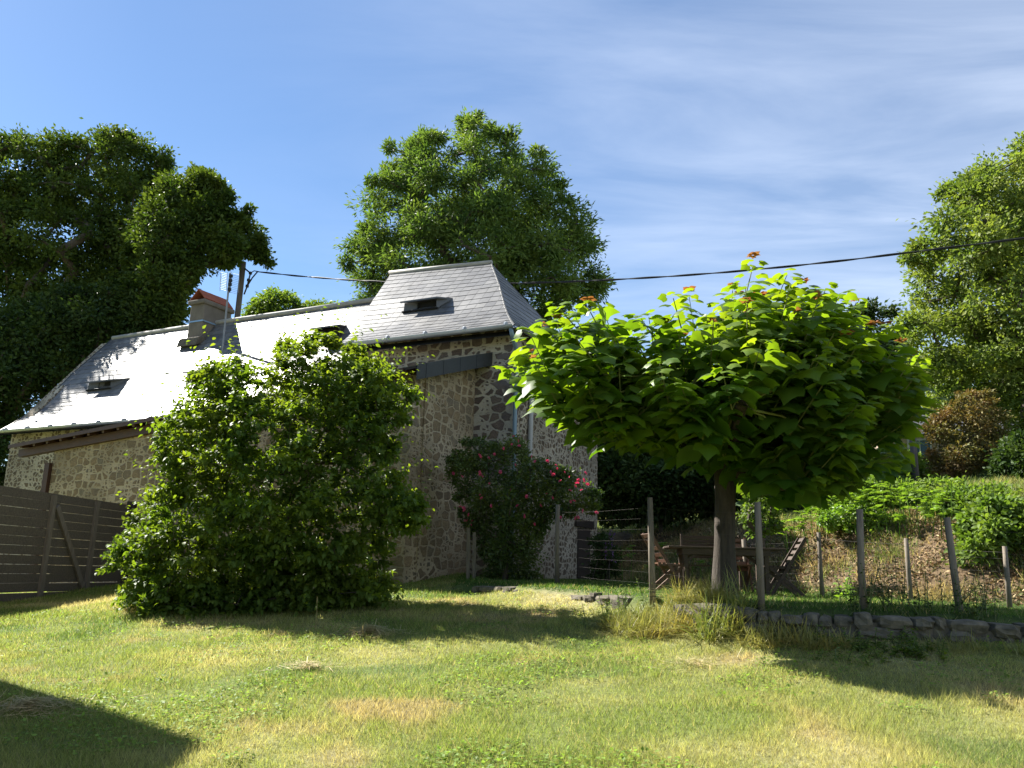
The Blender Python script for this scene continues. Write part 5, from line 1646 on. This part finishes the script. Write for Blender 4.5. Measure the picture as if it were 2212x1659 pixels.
# ------------------------------------------------------------------ sky, sun, camera
w = bpy.data.worlds.new('World'); S.world = w; w.use_nodes = True
nt = w.node_tree; L = nt.links; bg = nt.nodes['Background']
sky = N(nt, 'ShaderNodeTexSky', sky_type='NISHITA'); sky.sun_disc = False
sky.sun_elevation = SUN_EL; sky.sun_rotation = math.atan2(_sa[0], _sa[1]); sky.air_density = 1.0; sky.dust_density = .1; sky.ozone_density = 3.0
tc = N(nt, 'ShaderNodeTexCoord'); sp = N(nt, 'ShaderNodeSeparateXYZ'); L.new(tc.outputs['Generated'], sp.inputs[0])
zc = mathn(nt, 'MAXIMUM', sp.outputs[2], .06)
cb = N(nt, 'ShaderNodeCombineXYZ'); L.new(mathn(nt, 'DIVIDE', sp.outputs[0], zc), cb.inputs[0]); L.new(mathn(nt, 'DIVIDE', sp.outputs[1], zc), cb.inputs[1])
mp = N(nt, 'ShaderNodeMapping'); mp.inputs['Rotation'].default_value = (0, 0, math.radians(52)); mp.inputs['Scale'].default_value = (.6, 1.5, 1); L.new(cb.outputs[0], mp.inputs[0])
nz = N(nt, 'ShaderNodeTexNoise', i_Scale=1.5, i_Detail=8.0, i_Roughness=.56, i_Distortion=.5); L.new(mp.outputs[0], nz.inputs['Vector'])
n2 = N(nt, 'ShaderNodeTexNoise', i_Scale=.45, i_Detail=3.0); L.new(cb.outputs[0], n2.inputs['Vector'])
r1 = ramp(nt, [(.36, (0, 0, 0)), (.86, (1, 1, 1))]); L.new(nz.outputs[0], r1.inputs[0])
side = mathn(nt, 'MULTIPLY', mathn(nt, 'ADD', mathn(nt, 'MULTIPLY', sp.outputs[0], 1.1), .42), 1.0, clamp=True)
cl = mathn(nt, 'MULTIPLY', mathn(nt, 'MULTIPLY', r1.outputs[0], side), .60, clamp=True)
cl = mathn(nt, 'MULTIPLY', cl, mathn(nt, 'ADD', mathn(nt, 'MULTIPLY', n2.outputs[0], 1.2), .2), clamp=True)
veil = mathn(nt, 'MULTIPLY', mathn(nt, 'MULTIPLY', mathn(nt, 'POWER', side, 1.5), n2.outputs[0]), .30, clamp=True)   # thin cirrus veil
cl = mathn(nt, 'ADD', cl, veil, clamp=True)
hs = N(nt, 'ShaderNodeHueSaturation'); hs.inputs['Saturation'].default_value = 1.08; L.new(sky.outputs[0], hs.inputs['Color'])
L.new(mixc(nt, cl, hs.outputs[0], (9.0, 9.6, 10.6)), bg.inputs['Color'])
bg.inputs['Strength'].default_value = .05

sl = bpy.data.lights.new('sun', 'SUN'); sl.energy = 5.0; sl.angle = math.radians(.53); sl.color = (1, .955, .87)
so = bpy.data.objects.new('sun', sl); COL.objects.link(so)
so.rotation_euler = Vector([float(v) for v in SUN]).to_track_quat('Z', 'Y').to_euler(); so.location = (-20, 20, 30)

cam = bpy.data.cameras.new('camera'); co = bpy.data.objects.new('camera', cam); COL.objects.link(co)
cam.sensor_width = 36; cam.sensor_fit = 'HORIZONTAL'; cam.lens = 36 * FPX / 2212; cam.clip_start = .05; cam.clip_end = 3000
Mx = Matrix(((_R[0], _U[0], -_F[0], EYE[0]), (_R[1], _U[1], -_F[1], EYE[1]), (_R[2], _U[2], -_F[2], EYE[2]), (0, 0, 0, 1)))
co.matrix_world = Mx
S.camera = co
S.view_settings.view_transform = 'Standard'; S.view_settings.look = 'None'; S.view_settings.gamma = 1.0; S.view_settings.exposure = 1.7
S.cycles.max_bounces = 8; S.cycles.transparent_max_bounces = 4; S.cycles.diffuse_bounces = 4
